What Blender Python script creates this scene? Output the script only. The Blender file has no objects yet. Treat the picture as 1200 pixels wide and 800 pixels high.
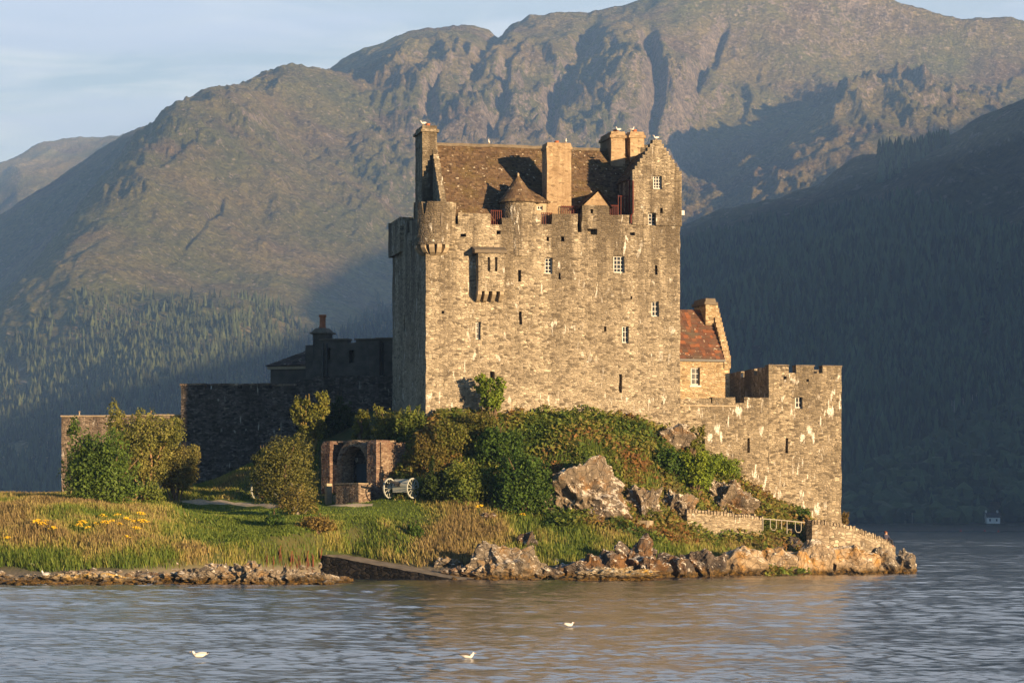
import bpy, bmesh, math, random
import numpy as np
from mathutils import Vector

# ------------------------------------------------------------------ camera, sky, sun, exposure
sc = bpy.context.scene
R = math.radians
FOC, CX, CY, EYE = 3240.0, 600.0, 615.0, 3.35      # the photo's own lens, in its 1200-pixel width
SUN_EL, SUN_AZ = 7.0, 43.0                          # degrees; azimuth to the right of straight behind the camera

cam_data = bpy.data.cameras.new('camera')
cam = bpy.data.objects.new('camera', cam_data)
sc.collection.objects.link(cam)
cam.location = (0, 0, EYE)
cam.rotation_euler = (R(90), 0, 0)
cam_data.sensor_width = 36.0
cam_data.lens = 36.0 * FOC / 1200.0
cam_data.shift_y = 215.0 / 1200.0
cam_data.clip_start = 0.5
cam_data.clip_end = 60000.0
sc.camera = cam

sc.view_settings.view_transform = 'Standard'
sc.view_settings.look = 'None'
sc.view_settings.gamma = 1.0
sc.view_settings.use_curve_mapping = False
sc.view_settings.exposure = 1.55
sc.cycles.use_denoising = True
sc.cycles.volume_bounces = 0
sc.cycles.max_bounces = 6
sc.cycles.transparent_max_bounces = 8
sc.cycles.sample_clamp_indirect = 6.0

def nd(nt, kind, props=None, **ins):
    n = nt.nodes.new(kind)
    for k, v in (props or {}).items():
        setattr(n, k, v)
    for k, v in ins.items():
        s = n.inputs[int(k[1:])] if (k[0] == 'i' and k[1:].isdigit()) else n.inputs[k.replace('_', ' ')]
        if hasattr(v, 'is_output'):
            nt.links.new(v, s)
        else:
            s.default_value = v
    return n

def ramp(nt, fac, stops, interp='LINEAR'):
    n = nt.nodes.new('ShaderNodeValToRGB')
    n.color_ramp.interpolation = interp
    el = n.color_ramp.elements
    while len(el) < len(stops):
        el.new(0.5)
    for e, (p, c) in zip(el, stops):
        e.position = p
        e.color = (c, c, c, 1) if isinstance(c, (int, float)) else (c[0], c[1], c[2], 1)
    nt.links.new(fac, n.inputs[0])
    return n.outputs[0]

def mixc(nt, fac, a, b, mode='MIX'):
    n = nt.nodes.new('ShaderNodeMix')
    n.data_type = 'RGBA'
    n.blend_type = mode
    for sk, v in ((n.inputs[0], fac), (n.inputs[6], a), (n.inputs[7], b)):
        if hasattr(v, 'is_output'):
            nt.links.new(v, sk)
        elif isinstance(v, (int, float)):
            sk.default_value = v
        else:
            sk.default_value = (v[0], v[1], v[2], 1)
    return n.outputs[2]

def mth(nt, op, a, b=0.0, clamp=False):
    n = nt.nodes.new('ShaderNodeMath')
    n.operation = op
    n.use_clamp = clamp
    for sk, v in ((n.inputs[0], a), (n.inputs[1], b)):
        if hasattr(v, 'is_output'):
            nt.links.new(v, sk)
        else:
            sk.default_value = v
    return n.outputs[0]

def mapping(nt, vec, scale=(1, 1, 1), loc=(0, 0, 0), rot=(0, 0, 0)):
    return nd(nt, 'ShaderNodeMapping', Vector=vec, Scale=scale, Location=loc, Rotation=rot).outputs[0]

def noise(nt, vec, scale, detail=4.0, rough=0.55, dist=0.0, out=0):
    return nd(nt, 'ShaderNodeTexNoise', Vector=vec, Scale=scale, Detail=detail, Roughness=rough, Distortion=dist).outputs[out]

world = bpy.data.worlds.new('World')
sc.world = world
world.use_nodes = True
wn = world.node_tree
wn.nodes.clear()
sky = wn.nodes.new('ShaderNodeTexSky')
sky.sky_type = 'NISHITA'
sky.sun_disc = False
sky.sun_elevation = R(SUN_EL)
sky.sun_rotation = R(180.0 - SUN_AZ)
sky.air_density = 1.0
sky.dust_density = 0.3
sky.ozone_density = 4.0
gdir = nd(wn, 'ShaderNodeTexCoord').outputs['Generated']
sep = nd(wn, 'ShaderNodeSeparateXYZ', Vector=gdir)
wv = noise(wn, mapping(wn, gdir, (5, 5, 42), (0.3, 0.1, 0.35)), 1.0, 5.0, 0.5, 0.4)
band = ramp(wn, wv, [(0.47, 0.0), (0.60, 1.0)])
thin = noise(wn, mapping(wn, gdir, (9, 9, 60), (2.0, 1.0, 0.0)), 1.0, 4.0, 0.6, 0.6)
side = ramp(wn, sep.outputs[1], [(0.62, 0.0), (0.94, 1.0)])        # the evening's thin cloud lies over the mountains
skyc = mixc(wn, mth(wn, 'MULTIPLY', side, 0.42), sky.outputs[0], (6.3, 6.7, 8.1))
skyc = mixc(wn, mth(wn, 'MULTIPLY', mth(wn, 'MULTIPLY', ramp(wn, thin, [(0.45, 0.0), (0.75, 1.0)]), side), 0.45), skyc, (8.2, 8.3, 9.0))
skyc = mixc(wn, mth(wn, 'MULTIPLY', mth(wn, 'MULTIPLY', band, side), 0.75), skyc, (3.9, 4.7, 6.7))
sky_boost = ramp(wn, sep.outputs[2], [(0.17, 0.0), (0.42, 1.0)])          # extra brightness added high in the unseen sky to lighten the water
skyc = mixc(wn, mth(wn, 'MULTIPLY', mth(wn, 'MULTIPLY', sky_boost, side), 0.75), skyc, (10.5, 11.2, 13.0))
bg = nd(wn, 'ShaderNodeBackground', Color=skyc, Strength=0.064)
nd(wn, 'ShaderNodeOutputWorld', Surface=bg.outputs[0])

sun_data = bpy.data.lights.new('sun', 'SUN')
sun_data.energy = 5.0
sun_data.angle = R(0.5)
sun_data.color = (1.0, 0.725, 0.435)
sun = bpy.data.objects.new('sun', sun_data)
sc.collection.objects.link(sun)
SUNV = Vector((math.sin(R(SUN_AZ)) * math.cos(R(SUN_EL)), -math.cos(R(SUN_AZ)) * math.cos(R(SUN_EL)), math.sin(R(SUN_EL))))
sun.rotation_euler = SUNV.to_track_quat('Z', 'Y').to_euler()
sun.location = SUNV * 300

# ------------------------------------------------------------------ helpers
def tag(o, label=None, cat=None, group=None, kind=None):
    if label: o['label'] = label
    if cat: o['category'] = cat
    if group: o['group'] = group
    if kind: o['kind'] = kind
    return o

def link(o, parent=None):
    sc.collection.objects.link(o)
    if parent is not None:
        o.parent = parent
    return o

def empty(name, loc, rz=0.0):
    o = bpy.data.objects.new(name, None)
    o.empty_display_size = 0.3
    o.location = loc
    o.rotation_euler = (0, 0, rz)
    return link(o)

def copy_tree(o, parent=None):
    c = o.copy()
    link(c, parent)
    for ch in list(o.children):
        copy_tree(ch, c)
    return c

def mesh_np(name, V, Fc, mat=None, parent=None, col=None, smooth=False):
    """Link one mesh from numpy arrays; Fc is (n,3) or (n,4), or a list of such arrays."""
    V = np.asarray(V, dtype=np.float64)
    Fs = [np.asarray(f) for f in (Fc if isinstance(Fc, list) else [Fc]) if len(f)]
    me = bpy.data.meshes.new(name)
    me.vertices.add(len(V))
    me.vertices.foreach_set('co', V.ravel())
    nl = sum(f.size for f in Fs)
    npoly = sum(len(f) for f in Fs)
    me.loops.add(nl)
    me.loops.foreach_set('vertex_index', np.concatenate([f.ravel() for f in Fs]).astype(np.int32))
    me.polygons.add(npoly)
    tot = np.concatenate([np.full(len(f), f.shape[1]) for f in Fs])
    me.polygons.foreach_set('loop_start', np.concatenate([[0], np.cumsum(tot)[:-1]]).astype(np.int32))
    if smooth:
        me.polygons.foreach_set('use_smooth', np.ones(npoly, dtype=bool))
    else:
        me.polygons.foreach_set('use_smooth', np.zeros(npoly, dtype=bool))
    me.update(calc_edges=True)
    if col is not None:
        at = me.color_attributes.new('Col', 'FLOAT_COLOR', 'POINT')
        c = np.ones((len(V), 4))
        c[:, :3] = col
        at.data.foreach_set('color', c.ravel())
    me.validate()
    o = bpy.data.objects.new(name, me)
    if mat: me.materials.append(mat)
    return link(o, parent)

# --- numpy gradient noise
def _h(ix, iy, iz, seed):
    n = (ix.astype(np.uint64) * np.uint64(374761393) + iy.astype(np.uint64) * np.uint64(668265263)
         + iz.astype(np.uint64) * np.uint64(2147483647) + np.uint64(seed * 1274126177 + 12345)) & np.uint64(0xFFFFFFFF)
    n = ((n ^ (n >> np.uint64(13))) * np.uint64(1274126177)) & np.uint64(0xFFFFFFFF)
    n = ((n ^ (n >> np.uint64(16))) * np.uint64(2246822519)) & np.uint64(0xFFFFFFFF)
    return n ^ (n >> np.uint64(15))

_G = np.random.RandomState(5).normal(size=(256, 3))
_G /= np.linalg.norm(_G, axis=1)[:, None]

def perlin(x, y, z=None, seed=0):
    x = np.asarray(x, float); y = np.asarray(y, float)
    z = np.zeros_like(x) if z is None else np.asarray(z, float)
    xi, yi, zi = np.floor(x).astype(np.int64), np.floor(y).astype(np.int64), np.floor(z).astype(np.int64)
    xf, yf, zf = x - xi, y - yi, z - zi
    u, v, w = (t * t * t * (t * (t * 6 - 15) + 10) for t in (xf, yf, zf))
    r = 0.0
    for dx in (0, 1):
        for dy in (0, 1):
            for dz in (0, 1):
                g = _G[(_h(xi + dx + 100000, yi + dy + 100000, zi + dz + 100000, seed) & np.uint64(255)).astype(int)]
                d = g[..., 0] * (xf - dx) + g[..., 1] * (yf - dy) + g[..., 2] * (zf - dz)
                r = r + d * (u if dx else 1 - u) * (v if dy else 1 - v) * (w if dz else 1 - w)
    return r * 1.5

def fbm(x, y, z=None, oct=5, seed=0, gain=0.5, lac=2.03):
    a, f, s = 1.0, 1.0, 0.0
    for k in range(oct):
        s = s + a * perlin(np.asarray(x) * f, np.asarray(y) * f, None if z is None else np.asarray(z) * f, seed + k)
        a *= gain; f *= lac
    return s

def ridged(x, y, z=None, oct=5, seed=0, gain=0.5, lac=2.07):
    a, f, s, prev = 1.0, 1.0, 0.0, 1.0
    for k in range(oct):
        n = 1 - np.abs(perlin(np.asarray(x) * f, np.asarray(y) * f, None if z is None else np.asarray(z) * f, seed + k)) * 1.6
        n = np.clip(n, 0, 1) ** 2
        s = s + a * n * prev
        prev = np.clip(n * 1.4, 0, 1)
        a *= gain; f *= lac
    return s

def smooth01(a, b, x):
    t = np.clip((x - a) / (b - a), 0, 1)
    return t * t * (3 - 2 * t)

class TPS:
    """Smooth sheet through control points (a, b) -> c."""
    def __init__(self, A, c, lam=1e-3, scale=(1, 1)):
        self.s = np.array(scale, float)
        self.A = np.asarray(A, float) / self.s
        n = len(self.A)
        K = self.k(self.A, self.A) + lam * np.eye(n)
        Pm = np.c_[np.ones(n), self.A]
        M = np.zeros((n + 3, n + 3))
        M[:n, :n] = K; M[:n, n:] = Pm; M[n:, :n] = Pm.T
        self.w = np.linalg.solve(M, np.r_[np.asarray(c, float), 0, 0, 0])
    @staticmethod
    def k(A, B):
        d2 = ((A[:, None, :] - B[None, :, :]) ** 2).sum(-1)
        return 0.5 * d2 * np.log(d2 + 1e-12)
    def __call__(self, a, b):
        sh = np.shape(a)
        Q = np.c_[np.ravel(a), np.ravel(b)] / self.s
        out = np.empty(len(Q))
        for i in range(0, len(Q), 40000):
            q = Q[i:i + 40000]
            out[i:i + 40000] = self.k(q, self.A) @ self.w[:-3] + np.c_[np.ones(len(q)), q] @ self.w[-3:]
        return out.reshape(sh)

def P(px, py, Y):
    return ((px - CX) / FOC * Y, Y, EYE - (py - CY) / FOC * Y)

def proj(x, y, z):
    return CX + FOC * x / y, CY - FOC * (z - EYE) / y

def grid_faces(nu, nv):
    i = np.arange(nu - 1)[:, None] * nv + np.arange(nv - 1)[None, :]
    i = i.ravel()
    return np.c_[i, i + nv, i + nv + 1, i + 1]

def polydist(px, py, poly):
    d = np.full(np.shape(px), 1e9)
    for (x0, y0), (x1, y1) in zip(poly[:-1], poly[1:]):
        vx, vy = x1 - x0, y1 - y0
        t = np.clip(((px - x0) * vx + (py - y0) * vy) / (vx * vx + vy * vy), 0, 1)
        d = np.minimum(d, np.hypot(px - x0 - t * vx, py - y0 - t * vy))
    return d

def inpoly(px, py, poly):
    c = np.zeros(np.shape(px), bool)
    for (x0, y0), (x1, y1) in zip(poly, poly[1:] + poly[:1]):
        if y0 == y1: continue
        c ^= ((y0 > py) != (y1 > py)) & (px < (x1 - x0) * (py - y0) / (y1 - y0) + x0)
    return c

def new_mat(name):
    m = bpy.data.materials.new(name)
    m.use_nodes = True
    nt = m.node_tree
    nt.nodes.clear()
    out = nt.nodes.new('ShaderNodeOutputMaterial')
    return m, nt, out

def finish(nt, out, color, rough=0.9, bump=None, bs=0.5, bd=0.05, spec=0.2, metal=0.0):
    b = nt.nodes.new('ShaderNodeBsdfPrincipled')
    for nm, v in (('Base Color', color), ('Roughness', rough), ('Specular IOR Level', spec), ('Metallic', metal)):
        if hasattr(v, 'is_output'): nt.links.new(v, b.inputs[nm])
        elif nm == 'Base Color': b.inputs[nm].default_value = (v[0], v[1], v[2], 1)
        else: b.inputs[nm].default_value = v
    if bump is not None:
        bn = nd(nt, 'ShaderNodeBump', Height=bump, Strength=bs, Distance=bd)
        nt.links.new(bn.outputs[0], b.inputs['Normal'])
    nt.links.new(b.outputs[0], out.inputs[0])
    return b

def plain(name, color, rough=0.8, var=0.25, scale=3.0, spec=0.2, metal=0.0):
    m, nt, out = new_mat(name)
    tc = nd(nt, 'ShaderNodeTexCoord').outputs['Object']
    n = noise(nt, tc, scale, 5.0, 0.6)
    dark = tuple(c * (1 - var) for c in color); lite = tuple(min(c * (1 + var), 0.9) for c in color)
    c = ramp(nt, n, [(0.3, dark), (0.7, lite)])
    finish(nt, out, c, rough, n, 0.3, 0.02, spec, metal)
    return m

def leafmat(name, trans=0.3, rough=0.6):
    m, nt, out = new_mat(name)
    a = nd(nt, 'ShaderNodeAttribute', {'attribute_name': 'Col'}).outputs['Color']
    d = nd(nt, 'ShaderNodeBsdfPrincipled', Base_Color=a, Roughness=rough)
    d.inputs['Specular IOR Level'].default_value = 0.15
    t = nd(nt, 'ShaderNodeBsdfTranslucent', Color=mixc(nt, 1.0, a, (1.2, 1.15, 0.6), 'MULTIPLY'))
    mx = nd(nt, 'ShaderNodeMixShader', Fac=trans, i1=d.outputs[0], i2=t.outputs[0])
    nt.links.new(mx.outputs[0], out.inputs[0])
    return m

# ------------------------------------------------------------------ mountains
def mountain_mat(name, grass, straw, rock, heather, thr=0.5, fsc=1.0):
    m, nt, out = new_mat(name)
    tc = nd(nt, 'ShaderNodeTexCoord').outputs['Object']
    geo = nd(nt, 'ShaderNodeNewGeometry')
    nz = nd(nt, 'ShaderNodeSeparateXYZ', Vector=geo.outputs['Normal']).outputs[2]
    at = nd(nt, 'ShaderNodeAttribute', {'attribute_name': 'Col'})
    craggy = nd(nt, 'ShaderNodeSeparateColor', Color=at.outputs['Color']).outputs[0]
    n1 = noise(nt, tc, 0.0035 * fsc, 6.0, 0.6)
    n2 = noise(nt, tc, 0.03 * fsc, 6.0, 0.65)
    n3 = noise(nt, mapping(nt, tc, (1, 0.4, 1)), 0.05 * fsc, 8.0, 0.75)
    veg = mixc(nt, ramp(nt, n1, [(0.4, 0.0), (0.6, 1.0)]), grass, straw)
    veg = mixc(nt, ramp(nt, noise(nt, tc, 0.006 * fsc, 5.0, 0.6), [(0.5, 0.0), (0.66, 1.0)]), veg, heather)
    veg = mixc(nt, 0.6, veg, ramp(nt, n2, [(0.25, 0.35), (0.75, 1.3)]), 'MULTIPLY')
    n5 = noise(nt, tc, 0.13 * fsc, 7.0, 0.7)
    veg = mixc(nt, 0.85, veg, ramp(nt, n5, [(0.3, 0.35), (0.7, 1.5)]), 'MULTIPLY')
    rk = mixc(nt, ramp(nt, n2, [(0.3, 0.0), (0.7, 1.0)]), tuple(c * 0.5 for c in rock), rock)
    # bare rock shows where the slope is steep, and in craggy patches
    st = mth(nt, 'ADD', mth(nt, 'SUBTRACT', thr, nz), mth(nt, 'MULTIPLY', mth(nt, 'SUBTRACT', n3, 0.5), 1.6))
    st = mth(nt, 'ADD', st, mth(nt, 'MULTIPLY', craggy, 0.20))
    spk = ramp(nt, noise(nt, tc, 0.11 * fsc, 3.0, 0.6), [(0.60, 0.0), (0.66, 0.7)])
    veg = mixc(nt, spk, veg, rock)
    rk = mixc(nt, 0.9, rk, ramp(nt, n5, [(0.32, 0.25), (0.68, 1.45)]), 'MULTIPLY')
    st = mth(nt, 'ADD', st, mth(nt, 'MULTIPLY', mth(nt, 'SUBTRACT', n5, 0.5), 0.8))
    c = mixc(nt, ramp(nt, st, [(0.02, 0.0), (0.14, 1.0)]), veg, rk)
    zz = nd(nt, 'ShaderNodeSeparateXYZ', Vector=tc).outputs[2]
    c = mixc(nt, ramp(nt, mth(nt, 'MULTIPLY', zz, 0.1), [(0.12, 1.0), (0.4, 0.0)]), c, (0.24, 0.19, 0.13))
    h = mth(nt, 'ADD', mth(nt, 'ADD', n2, mth(nt, 'MULTIPLY', n3, 1.3)), mth(nt, 'MULTIPLY', n5, 0.5))
    finish(nt, out, c, 0.95, h, 1.0, 20.0 / fsc, 0.05)
    return m

M_mtn = mountain_mat('mountain_ground', (0.215, 0.22, 0.08), (0.34, 0.285, 0.13), (0.47, 0.40, 0.34), (0.24, 0.185, 0.12))
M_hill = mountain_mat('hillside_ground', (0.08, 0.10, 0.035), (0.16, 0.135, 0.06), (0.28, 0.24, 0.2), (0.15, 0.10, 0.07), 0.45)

def crest(u, pts):
    pts = sorted(pts)
    return np.interp(u, [p[0] for p in pts], [p[1] for p in pts])

# the main mountain: sheet through points seen in the photo (pixel column, pixel row, distance)
SIL = [(-420, 470), (-200, 370), (0, 251), (60, 214), (130, 166), (160, 150), (200, 133), (240, 112), (270, 107), (300, 100), (340, 92),
       (390, 75), (430, 55), (480, 38), (520, 29), (545, 30), (585, 38), (620, 20), (655, 14), (690, 14), (740, 5),
       (760, -6), (800, -22), (850, -30), (900, -34), (1000, -18), (1060, 4), (1090, 14), (1120, 22), (1160, 20), (1200, 24), (1300, 60), (1500, 140)]
cp = []
def add(*pts): cp.extend(pts)
add((-420, 620, 1900), (-200, 620, 1900), (0, 620, 1900), (200, 620, 1900), (400, 620, 1900), (600, 620, 2100), (800, 620, 2300), (1000, 620, 2500), (1300, 620, 2600), (1500, 620, 2700))
add((-300, 520, 2600), (-100, 500, 2700), (0, 470, 2800), (100, 440, 2800), (180, 400, 2850), (260, 372, 2900), (330, 385, 2950), (420, 430, 2900), (520, 440, 3000))
add((50, 378, 3150), (130, 335, 3250), (180, 340, 3250), (250, 330, 3350), (330, 330, 3350), (420, 330, 3500))
add((190, 190, 3850), (150, 245, 3650), (110, 300, 3450), (240, 135, 4250), (330, 100, 4700))
add((20, 330, 4300), (60, 270, 4600), (110, 215, 4800), (170, 165, 5000), (-100, 380, 4500), (-200, 420, 4600), (-300, 480, 4500))
add((250, 225, 3780), (330, 220, 3900), (330, 150, 4450), (420, 230, 4000), (430, 150, 4500), (420, 100, 4900), (500, 240, 4200), (500, 165, 4500), (520, 90, 4900))
add((600, 280, 4000), (600, 190, 4500), (600, 110, 4900), (690, 290, 4000), (700, 190, 4500), (690, 90, 5000), (760, 200, 4500), (780, 100, 5000), (740, 50, 5200))
add((800, 330, 3700), (850, 245, 4200), (850, 205, 4850), (870, 165, 4950), (905, 150, 5000), (800, 215, 4900), (870, 95, 5300), (930, 95, 5300), (950, 160, 4560), (930, 195, 4360), (900, 225, 4200), (960, 215, 4200), (1000, 190, 4250), (1050, 165, 4400), (1000, 112, 4700), (860, 130, 5150), (1100, 110, 4900), (1000, 50, 5500), (1100, 60, 5500), (1200, 80, 5400), (1150, 160, 4500), (1250, 180, 4400), (1400, 250, 4300))
for u, v in SIL:
    add((u, v, 5600 if u > 300 else 5500))
cp = np.array(cp, float)
zc = EYE - (cp[:, 1] - CY) / FOC * cp[:, 2]
mt = TPS(cp[:, [0, 2]], zc, 2e-3, (300.0, 1000.0))

NU, NV = 900, 430
uu = np.linspace(-420, 1500, NU)
vv = np.concatenate([np.linspace(1850, 5600, NV - 60), np.linspace(5620, 7200, 60)])
U, D = np.meshgrid(uu, vv, indexing='ij')
Z = mt(U, np.minimum(D, 5600))
X = (U - CX) / FOC * D
# the fall behind the skyline
Z = Z - np.maximum(D - 5600, 0) * 0.55
Zb = Z.copy()
sx, sy = proj(X, D, Zb)
spur_u = np.interp(D, [2900, 3150, 3450, 3650, 3850, 4250, 4700, 5200], [10, 50, 110, 150, 190, 240, 330, 400])
left = (spur_u - U) * D / FOC
Z += 32 * np.exp(-(left / 110) ** 2) * smooth01(2900, 3200, D) * smooth01(5200, 4700, D)
Z -= 0.10 * np.maximum(left - 40, 0) * smooth01(2900, 3300, D) * smooth01(5400, 5000, D)
up = smooth01(330, 200, sy)                       # rough crags high up, smoother grass below
crag = up * (0.26 + 0.60 * smooth01(380, 520, sx)) * (1 - 0.75 * smooth01(770, 830, sx) * smooth01(110, 150, sy))
for (cx_, cy_, rx_, ry_) in ((215, 195, 40, 30), (280, 170, 60, 30), (900, 220, 80, 28), (150, 262, 50, 14), (700, 120, 130, 70), (520, 70, 80, 45), (1100, 130, 80, 30)):
    crag = np.maximum(crag, 0.55 * np.exp(-((sx - cx_) / rx_) ** 2 - ((sy - cy_) / ry_) ** 2))
rg = ridged(X / 420 + 0.25 * perlin(X / 300, D / 300), D / 900, oct=4, seed=3, gain=0.5)
Z += (rg - 0.75) * (12 + 16 * crag) * smooth01(1900, 3000, D) * (1 - 0.6 * smooth01(5000, 5450, D))
Z += fbm(X / 150, D / 260, oct=5, seed=21, gain=0.6) * (6 + 8 * crag) * smooth01(1850, 2600, D) * (1 - 0.5 * smooth01(5000, 5450, D))
wx = 40 * perlin(X / 110, D / 200, seed=51); wy = 70 * perlin(X / 110, D / 200, seed=52)
qx, qy = (X + wx) * 0.92 + 0.16 * (D + wy), (D + wy) * 0.45 - 0.25 * (X + wx)
calm_ = 1 - 0.82 * smooth01(5000, 5450, D)
Z += (ridged(qx / 70, qy / 70, oct=6, seed=44, gain=0.68) - 0.75) * (3 + 14 * crag) * calm_
Z += (ridged((X + wx) / 210, (D * 0.55 + wy) / 210, oct=3, seed=46, gain=0.5) - 0.75) * 24 * crag * calm_
Z += np.abs(perlin(qx / 38, qy / 60, seed=45)) * 10 * crag * calm_
for poly, w, dep in (([(594, 78), (584, 128), (572, 172)], 8, 34), ([(652, 70), (647, 100), (641, 168)], 7, 32), ([(760, 40), (771, 80), (760, 150)], 8, 50),
                     ([(520, 85), (506, 105), (503, 132)], 8, 32), ([(690, 40), (668, 62), (655, 90)], 10, 32), ([(262, 245), (256, 258), (249, 270), (240, 283), (222, 300), (210, 316), (195, 325)], 2.2, 8),
                     ([(585, 38), (560, 70), (540, 95)], 9, 20), ([(845, 30), (835, 60), (815, 95)], 8, 24)):
    dd = polydist(sx, sy, poly) + 4 * perlin(X / 120, D / 120, seed=7)
    Z -= dep * np.exp(-(dd / w) ** 2)
SKY = smooth01(5200, 5560, D)
want = EYE - (crest(U, SIL) - CY) / FOC * 5600
# keep the skyline where the photo has it
cur = np.max(np.where(D <= 5600, (Z - EYE) / D, -9), axis=1)
goal = (CY - crest(uu, SIL)) / FOC
ker = np.hanning(61); ker /= ker.sum()
corr = np.convolve(np.pad(goal - cur, 30, mode='edge'), ker, mode='valid')
Z += (corr[:, None] * D) * smooth01(4300, 5300, D) * smooth01(-420, -300, U)
Z = np.where(D < 2000, Z * smooth01(1850, 2000, D) - 3 * (1 - smooth01(1850, 2000, D)), Z)
Z = np.maximum(Z, -3)
mountain = mesh_np('mountain', np.c_[X.ravel(), D.ravel(), Z.ravel()], grid_faces(NU, NV), M_mtn, col=np.repeat(crag.ravel()[:, None], 3, 1), smooth=True)
tag(mountain, 'craggy grass and rock mountain behind the castle, lit on its upper slopes', 'mountain', kind='structure')
MU, MD, MZ = uu, vv, Z

def mtn_z(u, d):
    i = np.clip(np.searchsorted(MU, u) - 1, 0, NU - 2); j = np.clip(np.searchsorted(MD, d) - 1, 0, NV - 2)
    a = np.clip((u - MU[i]) / (MU[i + 1] - MU[i]), 0, 1); b = np.clip((d - MD[j]) / (MD[j + 1] - MD[j]), 0, 1)
    return (MZ[i, j] * (1 - a) + MZ[i + 1, j] * a) * (1 - b) + (MZ[i, j + 1] * (1 - a) + MZ[i + 1, j + 1] * a) * b

# far ridge on the left
u2 = np.linspace(-420, 420, 300); v2 = np.linspace(7000, 9800, 120)
U2, D2 = np.meshgrid(u2, v2, indexing='ij')
c2 = crest(u2, [(-420, 350), (-150, 262), (0, 196), (50, 182), (100, 174), (130, 170), (170, 172), (300, 230), (420, 320)])
z2c = EYE - (c2 - CY) / FOC * 9000
Z2 = z2c[:, None] * (smooth01(6000, 9000, D2)) - np.maximum(D2 - 9000, 0) * 0.4
X2 = (U2 - CX) / FOC * D2
Z2 += (ridged(X2 / 500, D2 / 800, oct=6, seed=13) - 0.7) * 34 * smooth01(9600, 8700, D2)
far = mesh_np('hill', np.c_[X2.ravel(), D2.ravel(), Z2.ravel()], grid_faces(300, 120), M_mtn, col=np.full((U2.size, 3), 0.35), smooth=True)
tag(far, 'pale distant ridge at the left edge behind the mountain', 'hill', kind='structure')

# near hillside across the water on the right
RC = [(-100, 640), (100, 625), (250, 600), (350, 560), (480, 480), (600, 400), (700, 325), (800, 262), (850, 245), (900, 232), (960, 215), (1000, 197), (1050, 185),
      (1100, 165), (1150, 138), (1200, 113), (1300, 70), (1500, 0)]
u3 = np.linspace(100, 1500, 560); t3 = np.linspace(0, 1.25, 220)
U3, T3 = np.meshgrid(u3, t3, indexing='ij')
foot = 1560 + 12 * np.sin(u3 / 60.0)
top = 2750.0
D3 = foot[:, None] + (top - foot[:, None]) * T3
c3 = crest(u3, RC)
z3c = EYE - (c3 - CY) / FOC * top
prof = np.where(T3 < 1, 0.012 * smooth01(0.0, 0.03, T3) + 0.988 * np.clip((T3 - 0.035) / 0.965, 0, 1) ** 0.93, 1 - (T3 - 1) * 1.6)
Z3 = z3c[:, None] * prof
X3 = (U3 - CX) / FOC * D3
Z3 += (ridged(X3 / 420, D3 / 520, oct=6, seed=31) - 0.7) * 46 * smooth01(0.05, 0.35, T3) * (1 - 0.7 * smooth01(0.75, 1.0, T3))
Z3 += fbm(X3 / 90, D3 / 90, oct=4, seed=37) * 7 * smooth01(0.02, 0.2, T3)
Z3 -= 2.0 * (1 - smooth01(0.0, 0.012, T3))
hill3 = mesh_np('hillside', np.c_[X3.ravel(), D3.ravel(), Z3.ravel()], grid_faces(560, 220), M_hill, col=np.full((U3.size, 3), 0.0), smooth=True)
tag(hill3, 'dark shaded wooded hillside across the water on the right', 'hill', kind='structure')

def hill_z(u, t):
    i = np.clip(((u - 100) / 1400 * 559).astype(int), 0, 558); j = np.clip((t / 1.25 * 219).astype(int), 0, 218)
    a = (u - u3[i]) / (u3[1] - u3[0]); b = (t - t3[j]) / (t3[1] - t3[0])
    return (Z3[i, j] * (1 - a) + Z3[i + 1, j] * a) * (1 - b) + (Z3[i, j + 1] * (1 - a) + Z3[i + 1, j + 1] * a) * b

# unseen range on the right, its crest shaped to lay shade over the valley
sH = np.array([math.sin(R(SUN_AZ)), -math.cos(R(SUN_AZ))]); pH = np.array([math.cos(R(SUN_AZ)), math.sin(R(SUN_AZ))])
TANE = math.tan(R(SUN_EL))
def latL(x, y): return x * pH[0] + y * pH[1], x * sH[0] + y * sH[1]
CREST_L = 150.0
SHADE = [(0, -30), (450, -30), (600, 80), (800, 180), (1000, 264), (1200, 343), (1300, 366), (1400, 395), (1500, 420), (1600, 444), (1700, 472), (1800, 500),
         (1900, 537), (2000, 582), (2100, 628), (2200, 670), (2300, 710), (2400, 744), (2500, 771), (2700, 805), (2900, 812), (3000, 815), (3200, 835), (3300, 865), (3400, 930), (3480, 985), (3600, 1019), (4000, 1139), (4200, 1175)]
la = np.linspace(300, 4200, 300); ll = np.linspace(-900, 1300, 120)
LA, LL = np.meshgrid(la, ll, indexing='ij')
ch = np.interp(la, [p[0] for p in SHADE], [p[1] for p in SHADE])
ch = ch + 7 * perlin(la / 60, la * 0, seed=3)
Zs = ch[:, None] - np.abs(LL - CREST_L) * np.where(LL < CREST_L, 1.1, 0.75)
Zs += (ridged(LA / 300, LL / 300, oct=5, seed=77) - 0.7) * 40 * smooth01(30, 260, np.abs(LL - CREST_L))
Zs = np.maximum(Zs, -3.0)
Xs = LA * pH[0] + LL * sH[0]; Ys = LA * pH[1] + LL * sH[1]
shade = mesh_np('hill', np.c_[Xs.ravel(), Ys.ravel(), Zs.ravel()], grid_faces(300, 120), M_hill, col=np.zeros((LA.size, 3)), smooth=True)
tag(shade, 'unseen high range right of the view, crest shaped to shade the valley', 'hill', kind='structure')

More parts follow.
